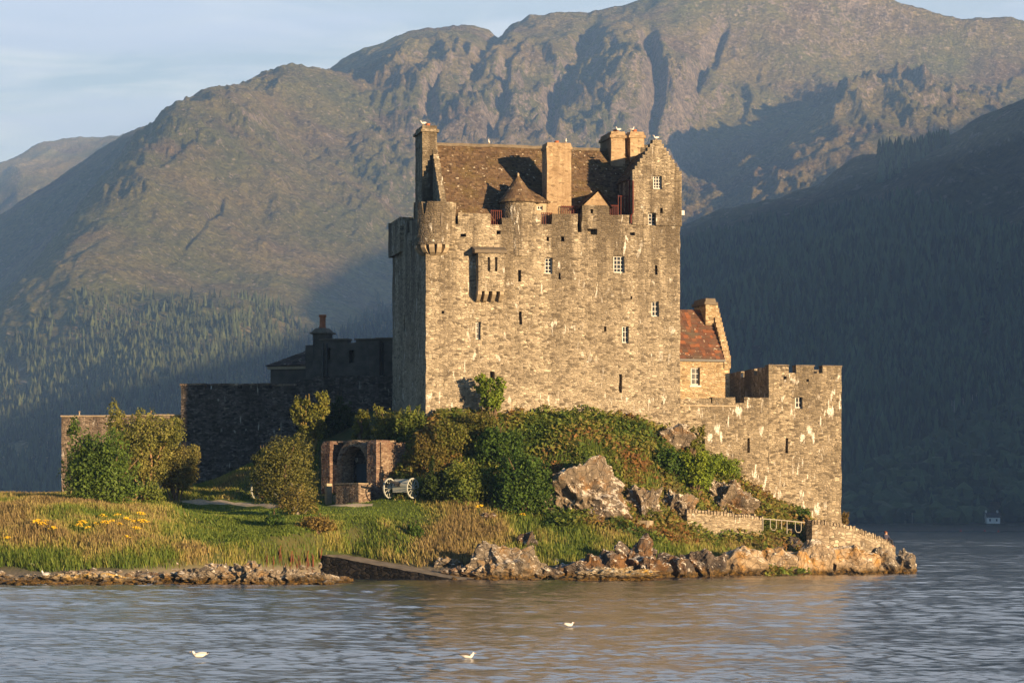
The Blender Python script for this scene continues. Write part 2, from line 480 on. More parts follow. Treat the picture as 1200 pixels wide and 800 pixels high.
# ------------------------------------------------------------------ water
m, nt, out = new_mat('loch_water')
tc = nd(nt, 'ShaderNodeTexCoord').outputs['Object']
w1 = noise(nt, mapping(nt, tc, (0.8, 1.0, 1)), 6.0, 3.0, 0.55, 0.3)
bn = nd(nt, 'ShaderNodeBump', Height=w1, Strength=1.0, Distance=0.014)
wb = nd(nt, 'ShaderNodeBsdfPrincipled', Roughness=0.13, IOR=1.333)
wb.inputs['Base Color'].default_value = (0.016, 0.026, 0.036, 1)
nt.links.new(bn.outputs[0], wb.inputs['Normal'])
nt.links.new(wb.outputs[0], out.inputs[0])
M_water = m
# real ripples, in a fan that opens with distance, so their near faces hide their backs
NC, NR = 800, 2300
wu = np.linspace(-480, 1680, NC); wd_ = 48.0 * (1650.0 / 48.0) ** np.linspace(0, 1, NR)
WU, WD = np.meshgrid(wu, wd_, indexing='ij'); WX = (WU - CX) / FOC * WD
cell = WD * (wd_[1] / wd_[0] - 1)
WZ = np.zeros_like(WX)
gust = 0.62 + 0.55 * smooth01(-0.35, 0.35, fbm(WX / 26 + 3, WD / 7.5, oct=3, seed=71)) * (0.75 + 0.5 * perlin(WX / 9, WD / 3.0, seed=72))
for lam, slope, sd in ((0.24, 0.20, 1), (0.42, 0.22, 2), (0.8, 0.15, 3), (1.6, 0.065, 4), (3.2, 0.02, 5), (6.5, 0.01, 6), (13.0, 0.006, 7)):
    vis_ = smooth01(0.45, 0.20, cell / lam)
    far_ = 1 + 1.6 * smooth01(0.25, 0.9, cell / (lam * 0.5)) 
    slope = slope * 0.85 + 0.17 * np.exp(-(np.log(lam / cell / 3.4) / 0.5) ** 2)
    WZ += vis_ * slope * lam * 0.42 * perlin(WX / lam * 0.72 + sd * 7, WD / lam + sd * 3 + 0.25 * WX / lam, seed=80 + sd) * np.clip(gust, 0.15, 1.4)
WZ *= smooth01(1640, 1500, WD)
wv_ = np.c_[WX.ravel(), WD.ravel(), WZ.ravel()]
gx = np.array([-5200, -900, -200, 0, 200, 900, 5200.]); gy = np.array([-2300, -300, 0, 60, 150, 300, 700, 1600, 2600, 5000, 9900.])
GX, GY = np.meshgrid(gx, gy, indexing='ij')
wf = np.concatenate([grid_faces(NC, NR), grid_faces(7, 11) + len(wv_)])
wv_ = np.concatenate([wv_, np.c_[GX.ravel(), GY.ravel(), np.full(GX.size, -0.3)]])
tag(mesh_np('water', wv_, wf, M_water, smooth=True), 'blue grey rippled loch in front of the castle', 'water', kind='structure')

# haze
m, nt, out = new_mat('valley_haze')
HAZE_D = 1.02e-4
pv = nd(nt, 'ShaderNodeVolumePrincipled', Color=(0.27, 0.50, 1.0, 1), Density=HAZE_D, Anisotropy=0.0, Absorption_Color=(0.15, 0.15, 0.15, 1))
nt.links.new(pv.outputs[0], out.inputs['Volume'])
hx0, hx1, hy0, hy1, hz0, hz1 = -5600, 5600, -2600, 10400, -5.0, 1500.0
hv = [(x, y, z) for x in (hx0, hx1) for y in (hy0, hy1) for z in (hz0, hz1)]
hz = mesh_np('haze', hv, np.array([(0, 1, 3, 2), (4, 6, 7, 5), (0, 4, 5, 1), (2, 3, 7, 6), (0, 2, 6, 4), (1, 5, 7, 3)]), m)
tag(hz, 'thin blue evening haze over the valley', 'haze', kind='stuff')

# ------------------------------------------------------------------ the island's ground
def shoreY(py): return EYE * FOC / (py - CY)
ip = []
def col(px, *rows):
    for py, Y in rows: ip.append(P(px, py, Y))
for px in (-260, -130, 0, 100):
    col(px, (684, 157.3), (664, 160.5), (640, 164), (618, 170), (602, 177), (590, 187), (586, 202), (583, 225))
col(200, (684, 157.3), (667, 161), (645, 166), (618, 176), (602, 186), (594, 197), (586, 212), (580, 245))
col(300, (684, 157.5), (668, 161), (652, 167), (628, 175), (607, 185), (593, 197), (583, 218), (576, 245))
col(370, (681, 164), (664, 166.5), (640, 171), (617, 177), (603, 182), (592, 187.5), (586, 193), (560, 199), (530, 204), (505, 212))
col(430, (679, 168.5), (662, 171.5), (632, 176), (610, 181), (597, 185), (590, 188.5), (586, 192), (535, 197), (512, 200), (485, 210))
col(500, (679, 169.5), (664, 173), (634, 179), (608, 184), (590, 187.5), (560, 190), (520, 192.3), (500, 194))
col(560, (678, 172.2), (660, 175), (632, 179.5), (606, 184), (590, 187), (560, 189.5), (525, 191.8), (495, 194.5))
col(620, (677.5, 173.5), (655, 177), (625, 182), (603, 185.5), (590, 187), (560, 189), (525, 192), (493, 195.5))
col(680, (677.5, 173.5), (655, 177.5), (625, 182.5), (606, 185.5), (590, 187), (560, 188.5), (530, 190.5), (505, 194), (492, 196.5))
col(740, (677, 175), (655, 179), (625, 184), (608, 187), (590, 189), (560, 190.5), (530, 193), (500, 196.5))
col(790, (676, 178), (655, 182), (630, 186.5), (610, 189.5), (595, 191), (565, 193), (535, 196), (515, 198.2))
col(850, (674, 184), (652, 187), (630, 191), (615, 193.3), (600, 195), (575, 198), (555, 199.8))
col(900, (673.5, 185.5), (650, 189.5), (630, 193), (616, 196), (600, 199), (585, 201.5))
col(950, (672.5, 188.7), (655, 192), (642, 194.5), (622, 198.5), (612, 201.5))
col(1000, (672, 190.4), (657, 193.5), (646, 196.5), (634, 202.5), (630, 207))
col(1040, (671.5, 192.1), (662, 196.5), (656, 199.5), (656, 203))
for px, py, Y in ((1074, 669, 201.0),): ip.append(P(px, py, Y))
W3 = lambda x, y, z: ip.append((x, y, z))
for x, y, z in ((29.5, 208, 0), (30, 214, -1), (29, 221, -1.5), (24, 214, 2.2), (20, 225, 2.0), (24, 235, -1.5), (33, 200, -1.6), (31.5, 190, -1.5), (36, 210, -2),
                (-4, 200, 10.6), (6, 203, 11), (10, 207, 11), (0, 212, 11), (-5, 220, 11), (8, 220, 11), (16, 212, 8), (0, 240, 9), (12, 240, 7), (0, 265, 2), (12, 262, 0),
                (-12, 232, 9.5), (-14, 215, 8.6), (-20, 232, 7), (-26, 240, 6.2), (-38, 250, 5.8), (-20, 262, 4), (-38, 268, 2), (-60, 268, 1.5), (-20, 285, -1.5), (0, 290, -2), (-40, 290, -2), (-70, 290, -2),
                (20, 262, -2), (30, 250, -2), (-70, 245, 5), (-70, 200, 4.5), (-70, 175, 3)):
    W3(x, y, z)
for px, Y in ((-260, 150), (0, 150), (200, 150), (320, 151), (420, 158), (520, 162), (640, 165), (760, 167), (860, 175), (960, 180), (1040, 184)):
    W3((px - CX) / FOC * Y, Y, -1.5)
ip = np.array(ip)
isl = TPS(ip[:, :2], ip[:, 2], 3e-3, (12.0, 12.0))
GX0, GX1, GY0, GY1, GS = -72.0, 38.0, 148.0, 292.0, 0.4
igx = np.arange(GX0, GX1, GS); igy = np.arange(GY0, GY1, GS)
IX, IY = np.meshgrid(igx, igy, indexing='ij')
IZ = isl(IX, IY)
land = smooth01(-0.2, 0.8, IZ)
IZ += land * (0.16 * fbm(IX / 3.0, IY / 3.0, oct=4, seed=61) + 0.22 * fbm(IX / 8.0, IY / 8.0, oct=3, seed=62))
isx, isy = proj(IX, IY, IZ)
lawn = smooth01(0, 1, np.clip(1 - np.abs((isy - 595) / 13.0) ** 4, 0, 1)) * smooth01(185, 225, isx) * smooth01(520, 470, isx) * (IY < 245)
SLA, SLB = np.array(P(378, 650, 175.5)), np.array(P(536, 679, 170.2))          # near edge of the slipway
sdv = (SLB - SLA)[:2]; sln = np.linalg.norm(sdv); sdv /= sln; snb = np.array([-sdv[1], sdv[0]]) * (1 if sdv[0] > 0 else -1)
st_t = ((IX - SLA[0]) * sdv[0] + (IY - SLA[1]) * sdv[1]) / sln; st_s = (IX - SLA[0]) * snb[0] + (IY - SLA[1]) * snb[1]
stz = SLA[2] + (SLB[2] - SLA[2]) * np.clip(st_t, 0, 1)
capz = np.where(st_s < 0.55, -0.8 + 0 * stz, np.where(st_s < 2.4, stz - 0.15, stz - 0.1 + (st_s - 2.4) * 0.55))
inw = smooth01(-0.08, 0.02, st_t) * smooth01(1.12, 1.0, st_t)
IZ = np.where(inw > 0, np.minimum(IZ, capz) * inw + IZ * (1 - inw), IZ)
isx, isy = proj(IX, IY, IZ)
IZ = np.maximum(IZ, -2.2)

def ground_z(x, y):
    x = np.asarray(x, float); y = np.asarray(y, float)
    fi = np.clip((x - GX0) / GS, 0, len(igx) - 1.001); fj = np.clip((y - GY0) / GS, 0, len(igy) - 1.001)
    i = fi.astype(int); j = fj.astype(int); a = fi - i; b = fj - j
    return (IZ[i, j] * (1 - a) + IZ[i + 1, j] * a) * (1 - b) + (IZ[i, j + 1] * (1 - a) + IZ[i + 1, j + 1] * a) * b

def ground_at(px, py, y0=152.0, y1=288.0):
    """Where the line of sight through a photo point meets the island (or the water)."""
    Y = np.arange(y0, y1, 0.1)
    x, y, z = P(px, py, Y)
    g = np.maximum(ground_z(x, y), 0.0)
    hit = np.nonzero(z <= g + 1e-3)[0]
    k = hit[0] if len(hit) else len(Y) - 1
    return float(x[k]), float(y[k]), float(g[k])

m, nt, out = new_mat('island_ground')
tc = nd(nt, 'ShaderNodeTexCoord').outputs['Object']
zz = nd(nt, 'ShaderNodeSeparateXYZ', Vector=tc).outputs[2]
a1 = nd(nt, 'ShaderNodeAttribute', {'attribute_name': 'Col'}).outputs['Color']
lw = nd(nt, 'ShaderNodeSeparateColor', Color=a1)
n1 = noise(nt, tc, 0.35, 5, 0.6); n2 = noise(nt, tc, 2.6, 6, 0.65)
soil = mixc(nt, ramp(nt, n1, [(0.4, 0), (0.6, 1)]), (0.045, 0.06, 0.018), (0.085, 0.078, 0.03))
soil = mixc(nt, lw.outputs[0], soil, mixc(nt, n2, (0.07, 0.115, 0.018), (0.12, 0.15, 0.03)))
stone_ = mixc(nt, n2, (0.06, 0.05, 0.04), (0.26, 0.22, 0.17))
tide = ramp(nt, mth(nt, 'ADD', mth(nt, 'MULTIPLY', zz, 0.5), mth(nt, 'MULTIPLY', mth(nt, 'SUBTRACT', n2, 0.5), 0.5)), [(0.22, 0.0), (0.55, 1.0)])
c = mixc(nt, tide, stone_, soil)
c = mixc(nt, ramp(nt, zz, [(0.05, 1.0), (0.3, 0.0)]), c, (0.025, 0.022, 0.015))
finish(nt, out, c, 0.95, n2, 0.8, 0.15, 0.1)
ground = mesh_np('ground', np.c_[IX.ravel(), IY.ravel(), IZ.ravel()], grid_faces(len(igx), len(igy)), m, col=np.c_[lawn.ravel(), lawn.ravel() * 0, lawn.ravel() * 0], smooth=True)
tag(ground, 'grassy ground of the castle islet', 'ground', kind='structure')
IC = lawn
def lawn_at(x, y):
    i = np.clip(np.round((np.asarray(x) - GX0) / GS).astype(int), 0, len(igx) - 1); j = np.clip(np.round((np.asarray(y) - GY0) / GS).astype(int), 0, len(igy) - 1)
    return lawn[i, j]

# the pale gravel path on the lawn
pts = [ground_at(196, 586.5), ground_at(235, 588), ground_at(270, 589.5), ground_at(310, 591), ground_at(360, 592), ground_at(400, 592), ground_at(440, 591)]
pv_, pf = [], []
fine = []
for (x0, y0, _), (x1, y1, _) in zip(pts[:-1], pts[1:]):
    for t in np.linspace(0, 1, 12, endpoint=False): fine.append((x0 + (x1 - x0) * t, y0 + (y1 - y0) * t))
for k, (x, y) in enumerate(fine):
    hw = 0.55 + 0.2 * math.sin(k * 0.7)
    for s in (-1, -0.33, 0.33, 1):
        yy = y + s * hw
        pv_.append((x, yy, float(ground_z(x, yy)) + 0.035 + (0 if abs(s) < 1 else -0.03)))
n4 = len(fine)
pf = grid_faces(n4, 4)
M_gravel = plain('pale_gravel', (0.38, 0.32, 0.23), 0.95, 0.25, 5.0)
tag(mesh_np('path', pv_, pf, M_gravel, smooth=True), 'pale gravel path across the mown lawn', 'path', kind='structure')

# ------------------------------------------------------------------ rocks
def rock_mat(name, a, b, lichen, orange, weed=True, lt=0.57):
    m, nt, out = new_mat(name)
    tc = nd(nt, 'ShaderNodeTexCoord').outputs['Object']
    pos = nd(nt, 'ShaderNodeNewGeometry')
    zz = nd(nt, 'ShaderNodeSeparateXYZ', Vector=pos.outputs['Position']).outputs[2]
    nz = nd(nt, 'ShaderNodeSeparateXYZ', Vector=pos.outputs['Normal']).outputs[2]
    wp = pos.outputs['Position']
    n1 = noise(nt, wp, 0.9, 6, 0.65); n2 = noise(nt, wp, 4.5, 5, 0.7); n3 = noise(nt, wp, 3.4, 6, 0.65, 0.6)
    n4 = noise(nt, mapping(nt, wp, (1, 1, 1), (7, 3, 1)), 0.8, 5, 0.6)
    v = nd(nt, 'ShaderNodeTexVoronoi', {'feature': 'DISTANCE_TO_EDGE'}, Vector=mixc(nt, 0.25, wp, nd(nt, 'ShaderNodeTexNoise', Vector=wp, Scale=1.0).outputs[1], 'ADD'), Scale=1.5).outputs['Distance']
    crack = ramp(nt, v, [(0.0, 0.45), (0.025, 1.0)])
    c = mixc(nt, ramp(nt, n1, [(0.3, 0), (0.7, 1)]), a, b)
    c = mixc(nt, ramp(nt, n4, [(0.50, 0), (0.66, 1)]), c, orange)
    lm = ramp(nt, mth(nt, 'ADD', n3, mth(nt, 'MULTIPLY', mth(nt, 'SUBTRACT', nz, 0.4), 0.18)), [(lt, 0), (lt + 0.05, 1)])
    c = mixc(nt, lm, c, lichen)
    c = mixc(nt, 1.0, c, crack, 'MULTIPLY')
    c = mixc(nt, 0.5, c, ramp(nt, n2, [(0.3, 0.5), (0.7, 1.25)]), 'MULTIPLY')
    if weed:
        wl = ramp(nt, mth(nt, 'ADD', zz, mth(nt, 'MULTIPLY', mth(nt, 'SUBTRACT', n1, 0.5), 1.0)), [(0.15, 1.0), (0.5, 0.0)])
        c = mixc(nt, wl, c, mixc(nt, ramp(nt, n2, [(0.4, 0), (0.6, 1)]), (0.03, 0.024, 0.013), (0.13, 0.075, 0.02)))
    h = mth(nt, 'ADD', mth(nt, 'ADD', n1, mth(nt, 'MULTIPLY', n2, 0.35)), mth(nt, 'MULTIPLY', crack, 0.4))
    finish(nt, out, c, 0.9, h, 1.0, 0.2, 0.15)
    return m
M_rock = rock_mat('shore_rock', (0.10, 0.085, 0.065), (0.24, 0.195, 0.145), (0.50, 0.45, 0.37), (0.22, 0.14, 0.065))
M_rockd = rock_mat('dark_shore_rock', (0.045, 0.038, 0.034), (0.12, 0.095, 0.075), (0.52, 0.48, 0.41), (0.16, 0.085, 0.035))
M_rocky = rock_mat('yellow_lichen_rock', (0.16, 0.13, 0.09), (0.28, 0.22, 0.14), (0.52, 0.47, 0.36), (0.42, 0.26, 0.05))
M_crag = rock_mat('crag_rock', (0.075, 0.06, 0.045), (0.22, 0.175, 0.125), (0.52, 0.46, 0.37), (0.20, 0.115, 0.05), weed=False, lt=0.525)

def ico(sub):
    bm = bmesh.new()
    bmesh.ops.create_icosphere(bm, subdivisions=sub, radius=1.0)
    V = np.array([v.co[:] for v in bm.verts]); Fc = np.array([[v.index for v in f.verts] for f in bm.faces])
    bm.free()
    return V, Fc
ICO = {k: ico(k) for k in (1, 2, 3, 4, 5, 6)}

def rock_mesh(w, d, h, seed, sub=4, cuts=14, rough=0.10, strata=0.0, cut=(0.5, 0.92)):
    """Angular boulder of width w, depth d, height h; its origin is at the middle of its base."""
    rs = np.random.RandomState(seed)
    V, Fc = ICO[sub]
    V = V.copy()
    for k in range(cuts):
        n = rs.normal(size=3); n /= np.linalg.norm(n)
        r = rs.uniform(*cut)
        dd = V @ n - r
        V -= np.maximum(dd, 0)[:, None] * n[None, :] * 0.96
    V /= np.abs(V).max(axis=0)
    S = np.array([w / 2, d / 2, h / 1.55])
    Wd = V * S
    o = seed * 3.7
    s = 1.0 / max(0.5, min(w, h))
    nrm = V / (np.linalg.norm(V, axis=1)[:, None] + 1e-6)
    amp = rough * min(w, d, h * 1.5)
    n = ridged(Wd[:, 0] * s * 1.5 + o, Wd[:, 1] * s * 1.5, Wd[:, 2] * s * 1.1, oct=5, seed=seed % 50) - 0.8
    n2 = fbm(Wd[:, 0] * s * 4 + o, Wd[:, 1] * s * 4, Wd[:, 2] * s * 4, oct=3, seed=seed % 41)
    Wd = Wd + nrm * (amp * n + amp * 0.45 * n2)[:, None]
    if strata:
        q = Wd[:, 2] + 0.25 * Wd[:, 0] * 0.4 + 0.1 * n2
        Wd[:, 0] *= 1 + 0.10 * np.sign(np.sin(q * strata)); Wd[:, 1] *= 1 + 0.10 * np.sign(np.sin(q * strata))
    Wd[:, 2] += h * 0.355
    return Wd, Fc

def rock(name, px, py, wpx, hpx, seed, mat, label, cat='rock', group='rocks along the shore', Y=None, depth=1.0, sub=4, rough=0.10, cuts=14, yaw=None, strata=0.0, sink=0.08, cut=(0.5, 0.92)):
    if Y is None:
        x, y, z = ground_at(px, py)
    else:
        x, y, z = P(px, py, Y)
    s = y / FOC
    w, h = wpx * s, hpx * s
    d = max(0.5 * w, h) * depth
    V, Fc = rock_mesh(w * 1.04, d, h * 1.12, seed, sub, cuts, rough, strata, cut)
    o = mesh_np(name, V, Fc, mat, smooth=False)
    o.location = (x, y + d * 0.32, z - h * sink)
    o.rotation_euler = (0, 0, (seed * 0.37 % 0.5 - 0.25) if yaw is None else yaw)
    return tag(o, label, cat, group)

RK = [  # px, base row, width, height, material, what it looks like
    (22, 684, 44, 7, 'd', 'flat dark weed-covered rock at the left edge of the shore'),
    (78, 684, 62, 13, 'y', 'low rock with orange lichen beside the shore gull'),
    (124, 684, 58, 14, 'y', 'long low shelf rock with yellow lichen along its foot'),
    (100, 676, 54, 9, 'r', 'pale flat rock behind the yellow shelf rock'),
    (160, 678, 44, 8, 'd', 'thin brown rock at the foot of the left grass bank'),
    (188, 684, 50, 12, 'r', 'low pale rock at the start of the left rock bank'),
    (222, 684, 62, 21, 'r', 'broad whitish stepped rock in the left rock bank'),
    (262, 684, 66, 26, 'r', 'highest domed pale rock of the left rock bank'),
    (300, 684, 60, 26, 'r', 'ribbed pale rock in the middle of the left rock bank'),
    (338, 684, 60, 21, 'r', 'sloping pale rock left of the slipway'),
    (374, 683, 52, 14, 'r', 'low speckled rock beside the slipway foot'),
    (398, 682, 26, 8, 'd', 'small dark rock against the slipway wall'),
    (525, 664, 30, 9, 'r', 'flat pink-grey boulder lying in the grass above the slipway'),
    (543, 678, 44, 12, 'd', 'dark rubble rock at the slipway tip'),
    (566, 678, 40, 17, 'r', 'pale angular rock left of the pointed shore rock'),
    (592, 678, 66, 37, 'r', 'large pointed pale rock on the middle shore'),
    (622, 677, 40, 22, 'r', 'light fractured rock right of the pointed rock'),
    (620, 643, 24, 19, 'd', 'dark boulder with white lichen in the grass slope'),
    (571, 610, 22, 9, 'd', 'small lichened stone high in the grass bank'),
    (648, 677, 30, 13, 'd', 'small dark rock with white top on the middle shore'),
    (672, 676, 34, 20, 'd', 'dark rock with white lichen before the grass'),
    (694, 677, 36, 25, 'd', 'white-flecked dark rock behind the flat skerry'),
    (716, 680, 96, 13, 'y', 'long flat ochre skerry lying in the water'),
    (716, 672, 34, 24, 'd', 'squat dark rock behind the flat skerry'),
    (738, 674, 36, 40, 'd', 'tall dark craggy rock with white streaks'),
    (754, 660, 30, 28, 'd', 'dark jagged rock on top of the craggy shore'),
    (762, 677, 40, 26, 'd', 'pale-faced block right of the tall craggy rock'),
    (790, 676, 40, 30, 'd', 'dark split rock with white lichen cap'),
    (822, 675, 52, 25, 'd', 'wide dark rock with orange foot and whitened top'),
    (869, 674, 54, 30, 'o', 'big rounded brown block with white crown'),
    (908, 673, 44, 27, 'o', 'square tan block with orange staining'),
    (934, 673, 34, 32, 'o', 'narrow upright tan rock below the railing'),
    (958, 672.5, 44, 34, 'o', 'steep tan rock with a pale slanting edge'),
    (1000, 672, 66, 32, 'o', 'largest smooth tan boulder under the sea wall'),
    (1036, 671.5, 44, 24, 'r', 'pale rock at the foot of the sea wall end'),
    (1060, 671, 28, 24, 'r', 'last pale rock tapering into the water at the point'),
    (925, 645, 40, 14, 'd', 'white-topped rock in the grass under the railing'),
    (902, 652, 30, 12, 'd', 'small dark rock under the low coped wall'),
    (962, 637, 50, 16, 'o', 'rubbly tan rock at the foot of the sea wall'),
]
M_rocko = rock_mat('tan_shore_rock', (0.20, 0.15, 0.10), (0.38, 0.29, 0.19), (0.58, 0.51, 0.40), (0.34, 0.19, 0.06))
RM = {'d': M_rockd, 'y': M_rocky, 'r': M_rock, 'o': M_rocko}
for k, (px, py, w, h, mk, lab) in enumerate(RK):
    if px < 400: h *= 0.72
    flat = h < 0.3 * w
    rock('shore_rock', px, py, w * 1.12, h * 1.1, 100 + k * 7, RM[mk], lab, sub=5 if w > 34 else 4, rough=0.2 if mk != 'o' else 0.10, cuts=18 if mk != 'o' else 11, strata=(9.0 if flat else 0.0))
# loose beach stones, past counting
rs = np.random.RandomState(3)
SV, SF = [], []
nv = 0
k = 0
while k < 1700:
    px = rs.uniform(-160, 1070)
    lim = 684 if px < 390 else (679 if px < 700 else 675 - (px - 800) * 0.01)
    if 395 < px < 530: continue
    spread = 9 if px < 200 else (14 if px < 400 else 18)
    py = lim - abs(rs.normal()) * spread * 0.6 + 1.0
    x, y, z = P(px, py, 180)
    gx_, gy_, gz_ = ground_at(px, py) if k % 1 == 0 else (0, 0, 0)
    V, Fc = ICO[1]
    r = rs.uniform(0.06, 0.26) * (1.3 if rs.rand() < 0.2 else 1)
    Q = V * np.array([r * rs.uniform(0.8, 1.6), r * rs.uniform(0.8, 1.4), r * rs.uniform(0.45, 0.9)]) * rs.uniform(0.7, 1.25, size=(len(V), 1))
    SV.append(Q + np.array([gx_, gy_, gz_ + r * 0.15])); SF.append(Fc + nv); nv += len(V)
    k += 1
tag(mesh_np('shingle', np.concatenate(SV), np.concatenate(SF), M_rock), 'loose grey stones along the waterline', 'shingle', kind='stuff')

# crags in the castle mound
rock('rock_outcrop', 682, 606, 108, 76, 905, M_crag, 'large bare crag face with white lichen under the keep', 'rock outcrop', None, depth=1.0, sub=6, rough=0.22, cuts=16, cut=(0.66, 0.97), sink=0.12)
rock('rock_outcrop', 752, 606, 60, 34, 911, M_crag, 'brown fractured crag right of the big bare face', 'rock outcrop', None, depth=1.2, sub=6, rough=0.24, cuts=18, cut=(0.6, 0.95), sink=0.1)
rock('rock_outcrop', 792, 606, 52, 32, 923, M_crag, 'dark ribbed crag left of the coped wall', 'rock outcrop', None, depth=1.2, sub=6, rough=0.24, cuts=18, cut=(0.6, 0.95), sink=0.1)
rock('rock_outcrop', 852, 604, 66, 38, 937, M_crag, 'white-mottled crag behind the coped wall', 'rock outcrop', None, depth=1.2, sub=6, rough=0.22, cuts=18, cut=(0.6, 0.95), sink=0.1)
rock('rock_outcrop', 790, 522, 44, 24, 941, M_crag, 'layered grey rock at the right foot of the keep', 'rock outcrop', None, Y=196.5, depth=0.5, sub=5, rough=0.18, cuts=20, strata=7.0, sink=0.0)

# ------------------------------------------------------------------ masonry materials
def stone_mat(name, lo, mid, hi, mortar, stain=(0.09, 0.075, 0.055), z0=0.0, z1=15.0, stain_amt=0.6, lime=0.0, sc_=(3.3, 3.3, 7.4), seed=0.0, bump=0.9, lime_pos=0.66, dirt_top=True, coarse=0.3):
    m, nt, out = new_mat(name)
    tc = nd(nt, 'ShaderNodeTexCoord').outputs['Object']
    z = nd(nt, 'ShaderNodeSeparateXYZ', Vector=tc).outputs[2]
    wob = nd(nt, 'ShaderNodeTexNoise', Vector=tc, Scale=1.4, Detail=2.0).outputs[1]
    v0 = mixc(nt, 1.0, mapping(nt, tc, sc_, (seed, seed, seed)), mixc(nt, 1.0, wob, (1.5, 1.5, 1.5), 'MULTIPLY'), 'ADD')
    vc = nd(nt, 'ShaderNodeTexVoronoi', {'feature': 'F1'}, Vector=v0, Scale=1.0, Randomness=0.85)
    ve = nd(nt, 'ShaderNodeTexVoronoi', {'feature': 'DISTANCE_TO_EDGE'}, Vector=v0, Scale=1.0, Randomness=0.85).outputs['Distance']
    v1 = mapping(nt, v0, (0.52, 0.52, 0.6), (3.3, 1.7, 5.1))
    vc2 = nd(nt, 'ShaderNodeTexVoronoi', {'feature': 'F1'}, Vector=v1, Scale=1.0, Randomness=0.9)
    ve2 = nd(nt, 'ShaderNodeTexVoronoi', {'feature': 'DISTANCE_TO_EDGE'}, Vector=v1, Scale=1.0, Randomness=0.9).outputs['Distance']
    pk = ramp(nt, noise(nt, tc, 0.7, 3, 0.6), [(0.60, 0.0), (0.63, 1.0)])
    ve = mixc(nt, pk, ve, ve2)
    rnd = nd(nt, 'ShaderNodeSeparateColor', Color=mixc(nt, pk, vc.outputs['Color'], vc2.outputs['Color']))
    big = noise(nt, mapping(nt, tc, (1, 1, 1), (seed * 3, 0, seed)), 0.22, 5, 0.6, 0.4)
    fine = noise(nt, tc, 7.0, 5, 0.7)
    val = mth(nt, 'ADD', mth(nt, 'MULTIPLY', rnd.outputs[0], 0.70), mth(nt, 'MULTIPLY', mth(nt, 'SUBTRACT', big, 0.34), 1.15))
    c = ramp(nt, val, [(0.06, lo), (0.42, mid), (0.92, hi)])
    c = mixc(nt, ramp(nt, rnd.outputs[1], [(0.86, 0.0), (0.90, 0.8)]), c, tuple(x * 0.6 for x in lo))          # odd dark stones
    c = mixc(nt, ramp(nt, rnd.outputs[2], [(0.90, 0.0), (0.94, 0.7)]), c, tuple(min(0.75, x * 1.35) for x in hi))   # odd pale ones
    c = mixc(nt, ramp(nt, ve, [(0.03, 0.75), (0.12, 0.0)]), c, mortar)
    c = mixc(nt, 0.55, c, ramp(nt, fine, [(0.25, 0.55), (0.75, 1.25)]), 'MULTIPLY')
    # rain stains run down from the wall head
    st = noise(nt, mapping(nt, tc, (0.62, 0.62, 0.05), (seed, 2, 0)), 1.0, 5, 0.65, 0.3)
    hm = ramp(nt, mth(nt, 'DIVIDE', mth(nt, 'SUBTRACT', z, z0), z1 - z0), [(0.1, 0.15), (0.55, 0.5), (1.0, 1.0)]) if dirt_top else 0.6
    sa = mth(nt, 'MULTIPLY', mth(nt, 'MULTIPLY', ramp(nt, st, [(0.43, 0.0), (0.57, 1.0)]), hm), stain_amt)
    c = mixc(nt, sa, c, stain)
    pt = noise(nt, mapping(nt, tc, (1, 1, 1.5), (3, seed, 9)), 0.55, 6, 0.65)
    c = mixc(nt, mth(nt, 'MULTIPLY', ramp(nt, pt, [(0.52, 0.0), (0.66, 1.0)]), stain_amt * 0.55), c, tuple(x * 1.2 for x in stain))
    if lime > 0:
        l1 = noise(nt, mapping(nt, tc, (3.4, 3.4, 0.8), (seed, 5, 1)), 1.0, 3, 0.6, 0.5)
        l2 = noise(nt, mapping(nt, tc, (0.5, 0.5, 0.6), (1, seed, 4)), 1.0, 3, 0.5)
        lm = mth(nt, 'MULTIPLY', ramp(nt, l1, [(lime_pos - 0.06, 0.0), (lime_pos, 1.0)]), ramp(nt, l2, [(0.52, 0.0), (0.60, 1.0)]))
        c = mixc(nt, mth(nt, 'MULTIPLY', lm, lime), c, (0.74, 0.70, 0.62))
    h = mth(nt, 'ADD', mth(nt, 'MULTIPLY', ramp(nt, ve, [(0.0, 0.0), (0.16, 1.0)]), 0.8), mth(nt, 'ADD', mth(nt, 'MULTIPLY', fine, 0.5), mth(nt, 'MULTIPLY', rnd.outputs[0], coarse)))
    finish(nt, out, c, 0.95, h, bump, 0.06, 0.1)
    return m

M_keep = stone_mat('keep_rubble', (0.15, 0.12, 0.086), (0.30, 0.25, 0.18), (0.44, 0.37, 0.27), (0.345, 0.29, 0.205), (0.085, 0.068, 0.048), 0, 16, 0.85, 0.7, lime_pos=0.64)
M_grey = stone_mat('grey_brown_rubble', (0.12, 0.095, 0.065), (0.25, 0.20, 0.135), (0.40, 0.33, 0.23), (0.31, 0.26, 0.185), (0.10, 0.082, 0.058), 0, 14, 0.75, 0.8, seed=4.3, lime_pos=0.62)
M_house = stone_mat('honey_rubble', (0.25, 0.17, 0.09), (0.40, 0.29, 0.16), (0.52, 0.42, 0.28), (0.42, 0.33, 0.21), (0.2, 0.15, 0.1), 0, 8, 0.3, 0.0, seed=8.1)
M_dark = stone_mat('shade_darkened_rubble', (0.035, 0.030, 0.026), (0.095, 0.08, 0.068), (0.20, 0.17, 0.15), (0.07, 0.062, 0.054), (0.02, 0.018, 0.014), 0, 12, 0.6, 0.55, seed=2.2, lime_pos=0.68)  # rubble colour darkened to stand in for shade on the left curtain wall
